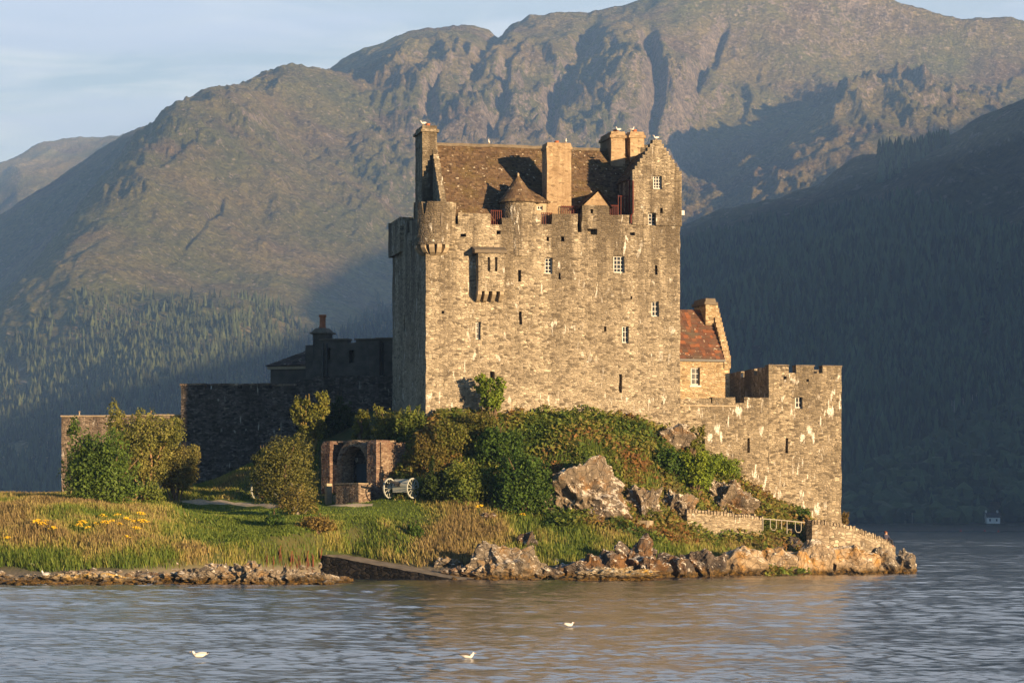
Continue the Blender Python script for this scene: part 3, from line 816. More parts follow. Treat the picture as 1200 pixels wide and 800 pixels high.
M_slip = stone_mat('wet_black_rubble', (0.008, 0.008, 0.008), (0.018, 0.016, 0.013), (0.04, 0.034, 0.028), (0.012, 0.011, 0.01), (0.008, 0.008, 0.007), 0, 2, 0.5, 0.0, seed=5.2, sc_=(2.5, 2.5, 4.5))
M_end = stone_mat('brown_rubble', (0.10, 0.075, 0.052), (0.22, 0.165, 0.115), (0.34, 0.27, 0.2), (0.25, 0.2, 0.15), (0.07, 0.05, 0.038), 0, 8, 0.7, 0.6, seed=6.4)
M_sea = stone_mat('shore_wall_rubble', (0.14, 0.11, 0.075), (0.31, 0.25, 0.175), (0.48, 0.41, 0.30), (0.22, 0.18, 0.13), (0.16, 0.12, 0.08), 0, 4, 0.5, 0.3, seed=7.7, sc_=(2.4, 2.4, 4.2), coarse=0.6)
M_mem = stone_mat('memorial_rubble', (0.10, 0.07, 0.05), (0.19, 0.14, 0.10), (0.36, 0.29, 0.21), (0.33, 0.26, 0.19), (0.12, 0.05, 0.03), 0, 5, 0.5, 0.0, seed=9.9, sc_=(4.5, 4.5, 10.0))
M_brick = stone_mat('red_sandstone', (0.10, 0.062, 0.046), (0.17, 0.105, 0.078), (0.29, 0.21, 0.15), (0.26, 0.20, 0.15), (0.1, 0.04, 0.03), 0, 5, 0.4, 0.0, seed=1.9, sc_=(3.0, 3.0, 7.0))
M_dress = plain('dressed_sandstone', (0.33, 0.265, 0.18), 0.9, 0.25, 2.5)
M_slab = plain('stone_slab', (0.14, 0.115, 0.085), 0.9, 0.3, 3.0)
M_harl = stone_mat('chimney_render', (0.27, 0.19, 0.115), (0.34, 0.25, 0.155), (0.40, 0.30, 0.19), (0.34, 0.25, 0.155), (0.16, 0.105, 0.06), 12, 22, 0.9, 0.0, seed=3.1, bump=0.3)
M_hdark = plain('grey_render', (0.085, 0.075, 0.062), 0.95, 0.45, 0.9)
M_white = plain('white_window_paint', (0.55, 0.53, 0.48), 0.5, 0.06, 4.0)
M_iron = plain('red_brown_iron', (0.10, 0.022, 0.015), 0.6, 0.25, 4.0)
M_black = plain('black_iron', (0.02, 0.02, 0.022), 0.5, 0.2, 4.0, 0.4)
M_terra = plain('terracotta', (0.36, 0.13, 0.06), 0.8, 0.2, 5.0)
M_rail = plain('galvanised_rail', (0.30, 0.27, 0.22), 0.5, 0.15, 4.0, 0.4)
m, nt, out = new_mat('window_glass'); finish(nt, out, (0.012, 0.014, 0.018), 0.12, None, spec=0.5); M_glass = m

def tile_mat(name, cols, moss):
    m, nt, out = new_mat(name)
    tc = nd(nt, 'ShaderNodeTexCoord').outputs['Object']
    a = nd(nt, 'ShaderNodeSeparateColor', Color=nd(nt, 'ShaderNodeAttribute', {'attribute_name': 'Col'}).outputs['Color']).outputs[0]
    n = noise(nt, tc, 0.8, 6, 0.65); f = noise(nt, tc, 9.0, 4, 0.7)
    c = ramp(nt, a, [(i / (len(cols) - 1), k) for i, k in enumerate(cols)])
    c = mixc(nt, ramp(nt, n, [(0.5, 0.0), (0.68, 0.75)]), c, moss)
    c = mixc(nt, ramp(nt, noise(nt, mapping(nt, tc, (1, 1, 1), (5, 5, 5)), 3.6, 3, 0.5), [(0.66, 0.0), (0.69, 0.9)]), c, (0.55, 0.48, 0.36))
    c = mixc(nt, 0.6, c, ramp(nt, f, [(0.25, 0.5), (0.75, 1.3)]), 'MULTIPLY')
    finish(nt, out, c, 0.9, f, 0.5, 0.02, 0.15)
    return m
M_slate = tile_mat('brown_stone_slates', [(0.06, 0.04, 0.026), (0.15, 0.098, 0.058), (0.085, 0.057, 0.037), (0.20, 0.138, 0.083), (0.11, 0.07, 0.045), (0.14, 0.10, 0.065)], (0.15, 0.11, 0.045))
M_red = tile_mat('russet_tiles', [(0.09, 0.05, 0.036), (0.15, 0.068, 0.042), (0.12, 0.065, 0.045), (0.27, 0.10, 0.045), (0.10, 0.07, 0.052), (0.16, 0.08, 0.05)], (0.12, 0.10, 0.07))
M_dslate = tile_mat('dark_slates', [(0.05, 0.04, 0.034), (0.08, 0.06, 0.05), (0.12, 0.085, 0.07)], (0.07, 0.06, 0.04))

# ------------------------------------------------------------------ building helpers
class Fr:
    """A building's own axes: x along its front, y into it, z up; root is the Empty at its base."""
    def __init__(s, px, Y, yaw, z0, name):
        s.ox, s.oy, s.z0, s.a = (px - CX) / FOC * Y, Y, z0, R(yaw)
        s.c, s.s = math.cos(s.a), math.sin(s.a)
        s.root = empty(name, (s.ox, s.oy, z0), s.a) if name else None
    def x(s, px, y):
        k = (px - CX) / FOC
        return (k * (s.oy + y * s.c) - s.ox + y * s.s) / (s.c - k * s.s)
    def loc(s, px, py, y):
        x = s.x(px, y)
        return x, EYE - (py - CY) / FOC * (s.oy + x * s.s + y * s.c) - s.z0
    def z(s, px, py, y): return s.loc(px, py, y)[1]

def jit(V, amp=0.035, f=0.9, seed=1):
    V = np.asarray(V, float)
    return V + np.stack([fbm(V[:, 0] * f + k * 17, V[:, 1] * f, V[:, 2] * f, oct=3, seed=seed + k) for k in range(3)], 1) * amp

class MB:
    """Collects shapes and links them as one mesh."""
    def __init__(s): s.v, s.f = [], []
    def add(s, V, Fc):
        b = len(s.v); s.v.extend(tuple(map(float, p)) for p in V); s.f.extend(tuple(int(i) + b for i in f) for f in Fc); return s
    def box(s, x0, x1, y0, y1, z0, z1):
        return s.add([(x, y, z) for x in (x0, x1) for y in (y0, y1) for z in (z0, z1)], [(0, 1, 3, 2), (4, 6, 7, 5), (0, 4, 5, 1), (2, 3, 7, 6), (0, 2, 6, 4), (1, 5, 7, 3)])
    def frust(s, x0, x1, y0, y1, z0, z1, g):
        """Box whose top grows by g on every side."""
        return s.add([(x0, y0, z0), (x1, y0, z0), (x1, y1, z0), (x0, y1, z0), (x0 - g, y0 - g, z1), (x1 + g, y0 - g, z1), (x1 + g, y1 + g, z1), (x0 - g, y1 + g, z1)],
                     [(0, 3, 2, 1), (4, 5, 6, 7), (0, 1, 5, 4), (1, 2, 6, 5), (2, 3, 7, 6), (3, 0, 4, 7)])
    def bricks(s, x0, x1, y0, y1, z0, z1, st=0.5):
        """Box cut into a grid so that its faces can be roughened."""
        nx, ny, nz = (max(1, int(round((b - a) / st))) for a, b in ((x0, x1), (y0, y1), (z0, z1)))
        X_, Y_, Z_ = np.linspace(x0, x1, nx + 1), np.linspace(y0, y1, ny + 1), np.linspace(z0, z1, nz + 1)
        def face(A, B, mk, flip):
            a, b = np.meshgrid(A, B, indexing='ij'); Fc = grid_faces(len(A), len(B))
            s.add([mk(p, q) for p, q in zip(a.ravel(), b.ravel())], Fc[:, ::-1] if flip else Fc)
        face(X_, Z_, lambda p, q: (p, y0, q), False); face(X_, Z_, lambda p, q: (p, y1, q), True)
        face(Y_, Z_, lambda p, q: (x0, p, q), True); face(Y_, Z_, lambda p, q: (x1, p, q), False)
        face(X_, Y_, lambda p, q: (p, q, z1), False); face(X_, Y_, lambda p, q: (p, q, z0), True)
        return s
    def cells(s, profile, z0, holes, w0, w1, axis='x', st=0.45):
        """Wall with a stepped head (u0, u1, ztop), openings (u0, u1, za, zb), thickness w0..w1, u along x or y."""
        us = sorted({round(v, 4) for p in profile for v in p[:2]} | {round(v, 4) for h in holes for v in h[:2]})
        ztop = max(p[2] for p in profile)
        zs = sorted({round(z0, 4)} | {round(p[2], 4) for p in profile} | {round(v, 4) for h in holes for v in h[2:]})
        def sub(a):
            r = [a[0]]
            for p, q in zip(a[:-1], a[1:]):
                n = max(1, int(math.ceil((q - p) / st)))
                r += [p + (q - p) * (k + 1) / n for k in range(n)]
            return np.array(r)
        us, zs = sub(us), sub(zs)
        uc, zc_ = (us[:-1] + us[1:]) / 2, (zs[:-1] + zs[1:]) / 2
        top = np.full(len(uc), -1e9)
        for a, b, t in profile: top = np.where((uc > a) & (uc < b), t, top)
        solid = zc_[None, :] < top[:, None]
        for a, b, c, d in holes: solid &= ~(((uc > a) & (uc < b))[:, None] & ((zc_ > c) & (zc_ < d))[None, :])
        nu, nz = len(uc), len(zc_)
        idx = {}
        def v(i, j, k):
            key = (i, j, k)
            if key not in idx:
                w = w1 if k else w0
                idx[key] = len(s.v)
                s.v.append((us[i], w, zs[j]) if axis == 'x' else (w, us[i], zs[j]))
            return idx[key]
        fl = axis != 'x'
        def q(*a): s.f.append(tuple(a[::-1]) if fl else tuple(a))
        for i in range(nu):
            for j in range(nz):
                if not solid[i, j]: continue
                q(v(i, j, 0), v(i + 1, j, 0), v(i + 1, j + 1, 0), v(i, j + 1, 0))
                q(v(i, j, 1), v(i, j + 1, 1), v(i + 1, j + 1, 1), v(i + 1, j, 1))
                if i == 0 or not solid[i - 1, j]: q(v(i, j, 0), v(i, j + 1, 0), v(i, j + 1, 1), v(i, j, 1))
                if i == nu - 1 or not solid[i + 1, j]: q(v(i + 1, j, 0), v(i + 1, j, 1), v(i + 1, j + 1, 1), v(i + 1, j + 1, 0))
                if j == 0 or not solid[i, j - 1]: q(v(i, j, 0), v(i, j, 1), v(i + 1, j, 1), v(i + 1, j, 0))
                if j == nz - 1 or not solid[i, j + 1]: q(v(i, j + 1, 0), v(i + 1, j + 1, 0), v(i + 1, j + 1, 1), v(i, j + 1, 1))
        return s
    def lathe(s, cx, cy, prof, n=28, a0=0.0, a1=2 * math.pi, closed=True):
        m_ = len(prof)
        A = np.linspace(a0, a1, n, endpoint=False) if closed else np.linspace(a0, a1, n)
        V = [(cx + r * math.cos(a), cy + r * math.sin(a), z) for a in A for r, z in prof]
        Fc = []
        for i in range(n if closed else n - 1):
            for j in range(m_ - 1):
                p, q_ = i * m_ + j, ((i + 1) % n) * m_ + j
                Fc.append((p, q_, q_ + 1, p + 1))
        return s.add(V, Fc)
    def tube(s, pts, r, n=6):
        pts = [Vector(p) for p in pts]
        base = len(s.v)
        for i, p in enumerate(pts):
            d = (pts[min(i + 1, len(pts) - 1)] - pts[max(i - 1, 0)]).normalized()
            a = d.cross(Vector((0, 0, 1)) if abs(d.z) < 0.9 else Vector((1, 0, 0))).normalized(); b = d.cross(a)
            rr = r[i] if isinstance(r, (list, tuple)) else r
            for k in range(n):
                t = 2 * math.pi * k / n
                s.v.append(tuple(p + a * (math.cos(t) * rr) + b * (math.sin(t) * rr)))
        for i in range(len(pts) - 1):
            for k in range(n):
                s.f.append((base + i * n + k, base + i * n + (k + 1) % n, base + (i + 1) * n + (k + 1) % n, base + (i + 1) * n + k))
        s.f.append(tuple(base + k for k in range(n - 1, -1, -1))); s.f.append(tuple(base + (len(pts) - 1) * n + k for k in range(n)))
        return s
    def build(s, name, mat, parent=None, rough=0.0, smooth=False, seed=1, f=0.9):
        V = np.array(s.v, float)
        if rough: V = jit(V, rough, f, seed)
        me = bpy.data.meshes.new(name)
        me.from_pydata([tuple(p) for p in V], [], s.f)
        me.materials.append(mat)
        if smooth: me.polygons.foreach_set('use_smooth', np.ones(len(me.polygons), bool))
        me.validate(); me.update()
        return link(bpy.data.objects.new(name, me), parent)

def tiles(name, mat, parent, e0, e1, r0, r1, course=0.30, width=0.34, lift=0.05, seed=1, thick=0.035):
    """Roof slope laid in courses of separate tiles between eaves line e0-e1 and ridge line r0-r1."""
    rs = np.random.RandomState(seed)
    e0, e1, r0, r1 = (np.array(p, float) for p in (e0, e1, r0, r1))
    nrm = np.cross(e1 - e0, r0 - e0); nrm /= np.linalg.norm(nrm)
    if nrm[2] < 0: nrm = -nrm
    n = max(2, int(np.linalg.norm((r0 + r1) / 2 - (e0 + e1) / 2) / course))
    V, Fc, Cc = [], [], []
    for k in range(n):
        t0, t1 = k / n, min(1.0, (k + 1.35) / n)
        a0, b0 = e0 + (r0 - e0) * t0, e1 + (r1 - e1) * t0
        a1, b1 = e0 + (r0 - e0) * t1, e1 + (r1 - e1) * t1
        w = np.linalg.norm(b0 - a0); mct = max(1, int(w / width))
        cuts = np.sort(np.clip((np.arange(mct + 1) + rs.uniform(-0.3, 0.3, mct + 1)) / mct, 0, 1)); cuts[0], cuts[-1] = 0, 1
        for u0, u1 in zip(cuts[:-1], cuts[1:]):
            if u1 - u0 < 1e-4: continue
            l = lift * rs.uniform(0.6, 1.5); d = (e0 - r0) / np.linalg.norm(e0 - r0) * rs.uniform(-0.03, 0.04)
            q = [a0 + (b0 - a0) * u0 + nrm * l + d, a0 + (b0 - a0) * u1 + nrm * (l * rs.uniform(0.8, 1.2)) + d, a1 + (b1 - a1) * u1 + nrm * 0.012, a1 + (b1 - a1) * u0 + nrm * 0.012]
            q += [q[0] - nrm * (l + thick), q[1] - nrm * (l + thick)]
            b = len(V); V += q; Fc += [(b, b + 1, b + 2, b + 3), (b + 4, b + 5, b + 1, b)]
            Cc += [(rs.rand(),) * 3] * 6
    # underlay so that no light leaks between tiles
    b = len(V)
    V += [e0 - nrm * 0.05, e1 - nrm * 0.05, r1 - nrm * 0.05, r0 - nrm * 0.05]; Fc.append((b, b + 1, b + 2, b + 3)); Cc += [(0.1,) * 3] * 4
    return mesh_np(name, np.array(V), np.array(Fc), mat, parent, np.array(Cc))

def window(F, px, py0, py1, wpx, y, nx=2, nz=3, label=None):
    """White barred window set in a wall opening: frame part with its pane."""
    x0, z1 = F.loc(px - wpx / 2, py0, y); x1, z0 = F.loc(px + wpx / 2, py1, y)
    b = MB(); t = 0.055
    b.box(x0, x1, y, y + .06, z0, z0 + t * 1.3).box(x0, x1, y, y + .06, z1 - t, z1)
    b.box(x0, x0 + t, y, y + .06, z0 + t * 1.3, z1 - t).box(x1 - t, x1, y, y + .06, z0 + t * 1.3, z1 - t)
    for k in range(1, nx): b.box(x0 + (x1 - x0) * k / nx - .02, x0 + (x1 - x0) * k / nx + .02, y + .01, y + .05, z0 + t * 1.3, z1 - t)
    for k in range(1, nz): b.box(x0 + t, x1 - t, y + .008, y + .052, z0 + (z1 - z0) * k / nz - .02, z0 + (z1 - z0) * k / nz + .02)
    o = b.build('window', M_white, F.root)
    MB().box(x0 - .02, x1 + .02, y + .065, y + .09, z0 - .02, z1 + .02).build('pane', M_glass, o)
    return o

def hole(F, px, py0, py1, wpx, y=0.0):
    x0, z1 = F.loc(px - wpx / 2, py0, y); x1, z0 = F.loc(px + wpx / 2, py1, y)
    return (x0, x1, z0, z1)

def crow_gable(b, u0, u1, z0, zr, w0, w1, steps, axis='y', half=0.25):
    """Stepped gable from eaves width u0..u1 at z0 up to zr."""
    um = (u0 + u1) / 2; prof = []
    for side in (-1, 1):
        ue = u0 if side < 0 else u1
        for k in range(steps):
            p, q = ue + (um + side * half - ue) * k / steps, ue + (um + side * half - ue) * (k + 1) / steps
            prof.append((min(p, q), max(p, q), z0 + (zr - z0) * (k + 1) / (steps + 0.0)))
    prof.append((um - half, um + half, zr + 0.25))
    b.cells(prof, z0 - 0.6, [], w0, w1, axis, 0.4)

# ------------------------------------------------------------------ the keep
KZ = 9.6
K = Fr(499, 195.0, 12.9, KZ, 'castle_keep')
tag(K.root, 'tall square stone keep with slate roof, gable and chimneys on the mound', 'castle keep')
KW, KD = K.x(797, 0), 13.0
hl = [hole(K, 643, 302, 321, 9), hole(K, 725.5, 300, 320, 13), hole(K, 768, 353, 371, 9), hole(K, 733, 382, 402, 8), hole(K, 709, 382, 388.5, 3.2), hole(K, 727.3, 438, 460, 3.4),
      hole(K, 560.5, 377, 398, 6), hole(K, 610, 365, 380, 3.4), hole(K, 577, 435, 447, 5.5), hole(K, 769, 311, 322, 2.8), hole(K, 610, 284, 295, 4.2), hole(K, 609, 316, 330, 3.6),
      hole(K, 659.5, 277, 283, 4), hole(K, 642, 277.5, 283, 3), hole(K, 656, 319, 327, 2.4), hole(K, 740, 347, 350.5, 2.2), hole(K, 519, 364, 367.5, 3), hole(K, 694, 268, 275, 11),
      hole(K, 584, 270, 274.5, 5), hole(K, 543, 273.5, 277, 7), hole(K, 741, 272.5, 276, 6), hole(K, 775, 244, 250, 3), hole(K, 764, 250, 264, 9.5)]
ktop = lambda px, py: K.z(px, py, 0)
prof = [(-0.0, K.x(537, 0), ktop(520, 262)), (K.x(537, 0), K.x(575, 0), ktop(556, 250)), (K.x(575, 0), K.x(588, 0), ktop(581, 263)), (K.x(588, 0), K.x(625, 0), ktop(606, 256)),
        (K.x(625, 0), K.x(634, 0), ktop(630, 251)), (K.x(634, 0), K.x(647, 0), ktop(640, 263)), (K.x(647, 0), K.x(677, 0), ktop(662, 250.5)), (K.x(677, 0), K.x(682, 0), ktop(680, 272)),
        (K.x(682, 0), K.x(714, 0), ktop(698, 250)), (K.x(714, 0), K.x(740, 0), ktop(727, 252)), (K.x(740, 0), KW, ktop(768, 252))]
ZP = ktop(606, 251)              # parapet height
b = MB()
b.cells(prof, -3.0, hl, 0.0, 0.75, 'x')
lh = [(2.6, 2.9, ZP * 0.62, ZP * 0.62 + 1.3), (8.0, 8.3, ZP * 0.5, ZP * 0.5 + 1.2), (5.2, 5.6, ZP * 0.83, ZP * 0.83 + 1.2)]
b.cells([(0.75, 3.4, ZP), (3.4, 4.4, ZP - 0.8), (4.4, 6.2, ZP), (6.2, 7.0, ZP - 0.8), (7.0, 8.6, ZP), (8.6, 13.0, ZP + 0.55)], -3.0, lh, 0.0, 0.75, 'y')
b.cells([(0.75, 12.25, ZP)], -3.0, [], KW - 0.75, KW, 'y', 0.8)
b.cells([(0.75, KW, ZP)], -3.0, [], KD - 0.75, KD, 'x', 0.8)
b.box(0.85, KW - 0.85, 0.95, KD - 0.85, -3, ZP - 1.5)
b.bricks(-0.25, 0.1, 8.6, 13.2, ZP - 2.0, ZP + 0.55, 0.5).bricks(-0.25, 3.2, 12.9, 13.25, ZP - 2.0, ZP + 0.55, 0.5)
b.build('wall', M_keep, K.root, 0.05, seed=11)
for (px, py0, py1, w, nx, nz) in ((642.5, 302.3, 320.8, 8.4, 2, 4), (725, 300.3, 319.8, 12.4, 3, 4), (767.6, 353.3, 370.8, 8.2, 2, 3), (732.6, 382.3, 401.8, 7.2, 2, 3), (763.6, 250.3, 263.8, 8.6, 2, 3), (560.2, 377.5, 397.5, 5.4, 2, 3)):
    window(K, px, py0, py1, w, 0.24, nx, nz)
# corner turret on its corbels
z0_, z1_ = ktop(512, 287), ktop(512, 237)
b = MB()
tc_ = (0.80, 0.80); tr = 1.48
na = 56; V, Fc = [], []
for seg in range(na):
    a_ = 2 * math.pi * seg / na; ang = math.degrees(a_) % 360
    zt = z1_ - (0.85 if (222 < ang < 237 or 100 < ang < 116 or 165 < ang < 178) else 0.0)
    for r_, z_ in ((tr - .45, z0_), (tr + .08, z0_), (tr + .08, z0_ + .16), (tr, z0_ + .17), (tr, z0_ + .7), (tr, z0_ + 1.3), (tr, z0_ + 1.9), (tr + .01, zt), (tr - .45, zt)):
        V.append((tc_[0] + r_ * math.cos(a_), tc_[1] + r_ * math.sin(a_), z_))
for seg in range(na):
    p, q = seg * 9, ((seg + 1) % na) * 9
    Fc += [(p + k, q + k, q + k + 1, p + k + 1) for k in range(8)] + [(p + 8, q + 8, q, p)]
b.add(V, Fc)
b.lathe(tc_[0], tc_[1], [(0.0, z0_ + 0.05), (tr - 0.05, z0_ + 0.05)], 40)
# slit in the turret: a dark recess block
tur = b.build('corner_turret', M_keep, K.root, 0.05, seed=12)

b = MB()
sa = math.radians(278)
for k in range(1):
    cxs, cys = tc_[0] + (tr + 0.0) * math.cos(sa), tc_[1] + (tr + 0.0) * math.sin(sa)
    b.box(cxs - 0.06, cxs + 0.06, cys - 0.03, cys + 0.3, z0_ + 1.3, z0_ + 2.2)
b.build('slit', M_slab, tur)
for ang in (196, 226, 250, 272, 294):
    a = math.radians(ang)
    cb = MB()
    dx, dy = math.cos(a), math.sin(a); px_, py_ = -dy, dx
    pts2 = []
    for rr_, zz_ in ((1.55, z0_), (1.55, z0_ - 0.22), (1.28, z0_ - 0.55), (0.85, z0_ - 0.75), (0.4, z0_ - 0.75), (0.4, z0_)):
        for s_ in (-0.17, 0.17): pts2.append((tc_[0] + dx * rr_ + px_ * s_, tc_[1] + dy * rr_ + py_ * s_, zz_))
    cb.add(pts2, [(0, 1, 3, 2), (2, 3, 5, 4), (4, 5, 7, 6), (6, 7, 9, 8), (8, 9, 11, 10), (10, 11, 1, 0), (0, 2, 4, 6, 8, 10), (11, 9, 7, 5, 3, 1)])
    cb.build('corbel', M_dress, tur, 0.02)
# projecting box over the old door
y_ = -0.85
xa, za = K.loc(560.5, 341, y_); xb, zb = K.loc(591.5, 297, y_)
sl = [hole(K, 573, 301, 318, 3.0, y_), hole(K, 581.5, 301, 318, 3.0, y_)]
b = MB().cells([(xa, xb, zb)], za, sl, y_, y_ + 0.3, 'x', 0.3)
b.box(xa, xa + 0.3, y_ + 0.3, 0.05, za, zb).box(xb - 0.3, xb, y_ + 0.3, 0.05, za, zb).box(xa + 0.3, xb - 0.3, y_ + 0.34, 0.05, za + 0.1, zb - 0.02)
mach = b.build('wall_box', M_keep, K.root, 0.025, seed=14)
xs0, xs1 = K.x(556.5, y_ - 0.15), K.x(594.5, y_ - 0.15)
MB().add([(xs0, y_ - .16, zb), (xs1, y_ - .16, zb), (xs1, 0.05, zb), (xs0, 0.05, zb), (xs0, y_ - .16, zb + .22), (xs1, y_ - .16, zb + .22), (xs1, 0.05, zb + .55), (xs0, 0.05, zb + .55)],
         [(0, 3, 2, 1), (4, 5, 6, 7), (0, 1, 5, 4), (1, 2, 6, 5), (2, 3, 7, 6), (3, 0, 4, 7)]).build('roof_slab', M_slab, mach, 0.02)
for px in (562.5, 570.5, 579.5, 588.5):
    x_ = K.x(px, y_)
    MB().add([(x_ - .14, y_ + .02, za), (x_ + .14, y_ + .02, za), (x_ + .14, y_ + .02, za - .22), (x_ - .14, y_ + .02, za - .22), (x_ - .12, -.3, za - .62), (x_ + .12, -.3, za - .62), (x_ + .12, .05, za - .75), (x_ - .12, .05, za - .75), (x_ - .14, .05, za), (x_ + .14, .05, za)],
             [(0, 3, 2, 1), (3, 4, 5, 2), (4, 7, 6, 5), (0, 1, 9, 8), (0, 8, 7, 4, 3), (1, 2, 5, 6, 9)]).build('corbel', M_dress, mach, 0.015)
# main roof
ry = 6.5
xl, zr = K.loc(498, 172, ry)
xr = K.x(748, ry)
ey, ez = 1.25, K.z(560, 253, 1.25) - 0.3
by_ = 2 * ry - ey
zr = K.z(600, 172.5, ry)
rf = tiles('roof', M_slate, K.root, (1.88, ey, ez), (xr, ey, ez), (1.88, ry, zr), (xr, ry, zr), 0.19, 0.19, 0.05, 21)
tiles('roof', M_slate, rf, (1.88, by_, ez), (xr, by_, ez), (1.88, ry, zr), (xr, ry, zr), 0.32, 0.4, 0.05, 22)
MB().bricks(xl + .6, xr, ry - .16, ry + .16, zr - .08, zr + .13, 0.5).build('ridge', M_slab, rf, 0.04)
gx_ = 1.5
b = MB(); crow_gable(b, ey - .2, by_ + .2, ez - 0.2, zr + 0.15, gx_, gx_ + 0.42, 18, 'y', 0.6)
b.box(gx_ + .02, gx_ + .4, ey, by_, ZP - 2.2, ez - 0.2 - .6)
b.build('gable', M_keep, K.root, 0.03, seed=15)
b = MB(); crow_gable(b, ey - .2, by_ + .2, ez - 0.2, zr + 0.15, xr - .05, xr + 0.75, 15, 'y', 0.6)
b.build('gable', M_keep, K.root, 0.03, seed=16)

def chimney(F, px0, px1, pyt, y0, dep, zbase, mat, seed, pots=2, cap=0.12, parent=None, capmat=None):
    x0, zt = F.loc(px0, pyt, y0); x1 = F.x(px1, y0)
    b = MB().bricks(x0, x1, y0, y0 + dep, zbase, zt - 0.5, 0.5)
    o = b.build('chimney', mat, parent or F.root, 0.03, seed=seed)
    c = MB().bricks(x0 - cap, x1 + cap, y0 - cap, y0 + dep + cap, zt - 0.5, zt - 0.3, 0.4).frust(x0 - cap * .2, x1 + cap * .2, y0 - cap * .2, y0 + dep + cap * .2, zt - 0.29, zt - 0.02, -0.05)
    c.build('chimney_cap', capmat or mat, o, 0.025, seed=seed + 1)
    for k in range(pots):
        py_ = y0 + dep * (k + 0.5) / pots
        MB().lathe((x0 + x1) / 2, py_, [(0.16, zt - 0.06), (0.15, zt + 0.12), (0.18, zt + 0.13), (0.18, zt + 0.2), (0.11, zt + 0.2), (0.11, zt - 0.04)], 12).build('chimney_pot', M_terra, o, smooth=False)
    return x0, x1, zt
CHIM = {}
CHIM['left'] = chimney(K, 495, 512, 146.5, 5.15, 2.7, ZP - 2, M_keep, 31, 2, 0.14)
CHIM['mid'] = chimney(K, 641, 669.5, 166.5, 0.95, 1.5, ZP - 2.0, M_harl, 33, 1, 0.06)
CHIM['r1'] = chimney(K, 716, 732.5, 153.5, 5.3, 3.1, zr - 3.5, M_harl, 35, 2, 0.10)
CHIM['r2'] = chimney(K, 738.5, 755, 153.5, 5.6, 2.9, zr - 3.5, M_harl, 37, 2, 0.10)
# stair turret with its cone
sx_, sy_ = K.x(607.5, 0.85), 0.95
zt0, zt1 = ktop(606, 252), ktop(606, 236)
b = MB().lathe(sx_, sy_, [(1.12, ktop(606, 300)), (1.12, ktop(606, 262)), (1.28, zt0), (1.28, zt1)], 36)
st_ = b.build('stair_turret', M_keep, K.root, 0.03, seed=17, smooth=False)
zc0, zc1 = zt1 - 0.03, K.z(604, 205, 0.95)
nc = 9; V, Fc, Cc = [], [], []; rs = np.random.RandomState(8)
for k in range(nc):
    t0, t1 = k / nc, (k + 1) / nc
    r0_, r1_ = 1.48 * (1 - t0), 1.48 * (1 - min(1, t1 + 0.03)); nn = max(6, int(26 * (1 - t0) + 4))
    for q in range(nn):
        a0_, a1_ = 2 * math.pi * (q + k * .5) / nn, 2 * math.pi * (q + 1 + k * .5) / nn; l = rs.uniform(0.02, 0.06)
        bse = len(V)
        V += [(sx_ + (r0_ + l) * math.cos(a0_), sy_ + (r0_ + l) * math.sin(a0_), zc0 + (zc1 - zc0) * t0), (sx_ + (r0_ + l) * math.cos(a1_), sy_ + (r0_ + l) * math.sin(a1_), zc0 + (zc1 - zc0) * t0),
              (sx_ + r1_ * math.cos(a1_), sy_ + r1_ * math.sin(a1_), zc0 + (zc1 - zc0) * min(1, t1 + .03)), (sx_ + r1_ * math.cos(a0_), sy_ + r1_ * math.sin(a0_), zc0 + (zc1 - zc0) * min(1, t1 + .03))]
        Fc.append((bse, bse + 1, bse + 2, bse + 3)); Cc += [(rs.rand(),) * 3] * 4
mesh_np('cone_roof', np.array(V), np.array(Fc), M_slate, st_, np.array(Cc))
MB().lathe(sx_, sy_, [(0.0, zc0 - .02), (1.4, zc0 - .02), (0.05, zc1 - .1)], 24).build('roof_lining', M_slab, st_)
MB().lathe(sx_, sy_, [(0.0, zc1 + .18), (0.09, zc1 + .08), (0.07, zc1 - .12)], 10).build('finial', M_dress, st_)
# the small lean-to beside it
yw = 0.9
x0_, x1_ = sx_ + 0.6, K.x(640.5, yw)
ze = K.z(632, 237, yw)
wg = MB().cells([(x0_, x1_, ze)], ZP - 2, [hole(K, 632.5, 241, 246.5, 7, yw)], yw, yw + 0.3, 'x').box(x0_, x1_, yw + 0.36, 3.6, ZP - 2, ze - .02).build('cap_wall', M_dress, K.root, 0.02)
window(K, 632.5, 241.2, 246.3, 6.6, yw + .12, 2, 1)
tiles('cap_roof', M_slate, wg, (x0_ - .5, yw - .2, ze), (x1_ + .25, yw - .2, ze - .03), (sx_ - .1, 2.6, zc1 - .2), (sx_ + .1, 2.6, zc1 - .2), 0.25, 0.3, 0.05, 24)
tiles('cap_roof', M_slate, wg, (x1_ + .25, yw - .2, ze - .03), (x1_ + .25, 4.5, ze - .03), (sx_ + .1, 2.6, zc1 - .2), (sx_ + .1, 2.7, zc1 - .2), 0.25, 0.3, 0.05, 25)
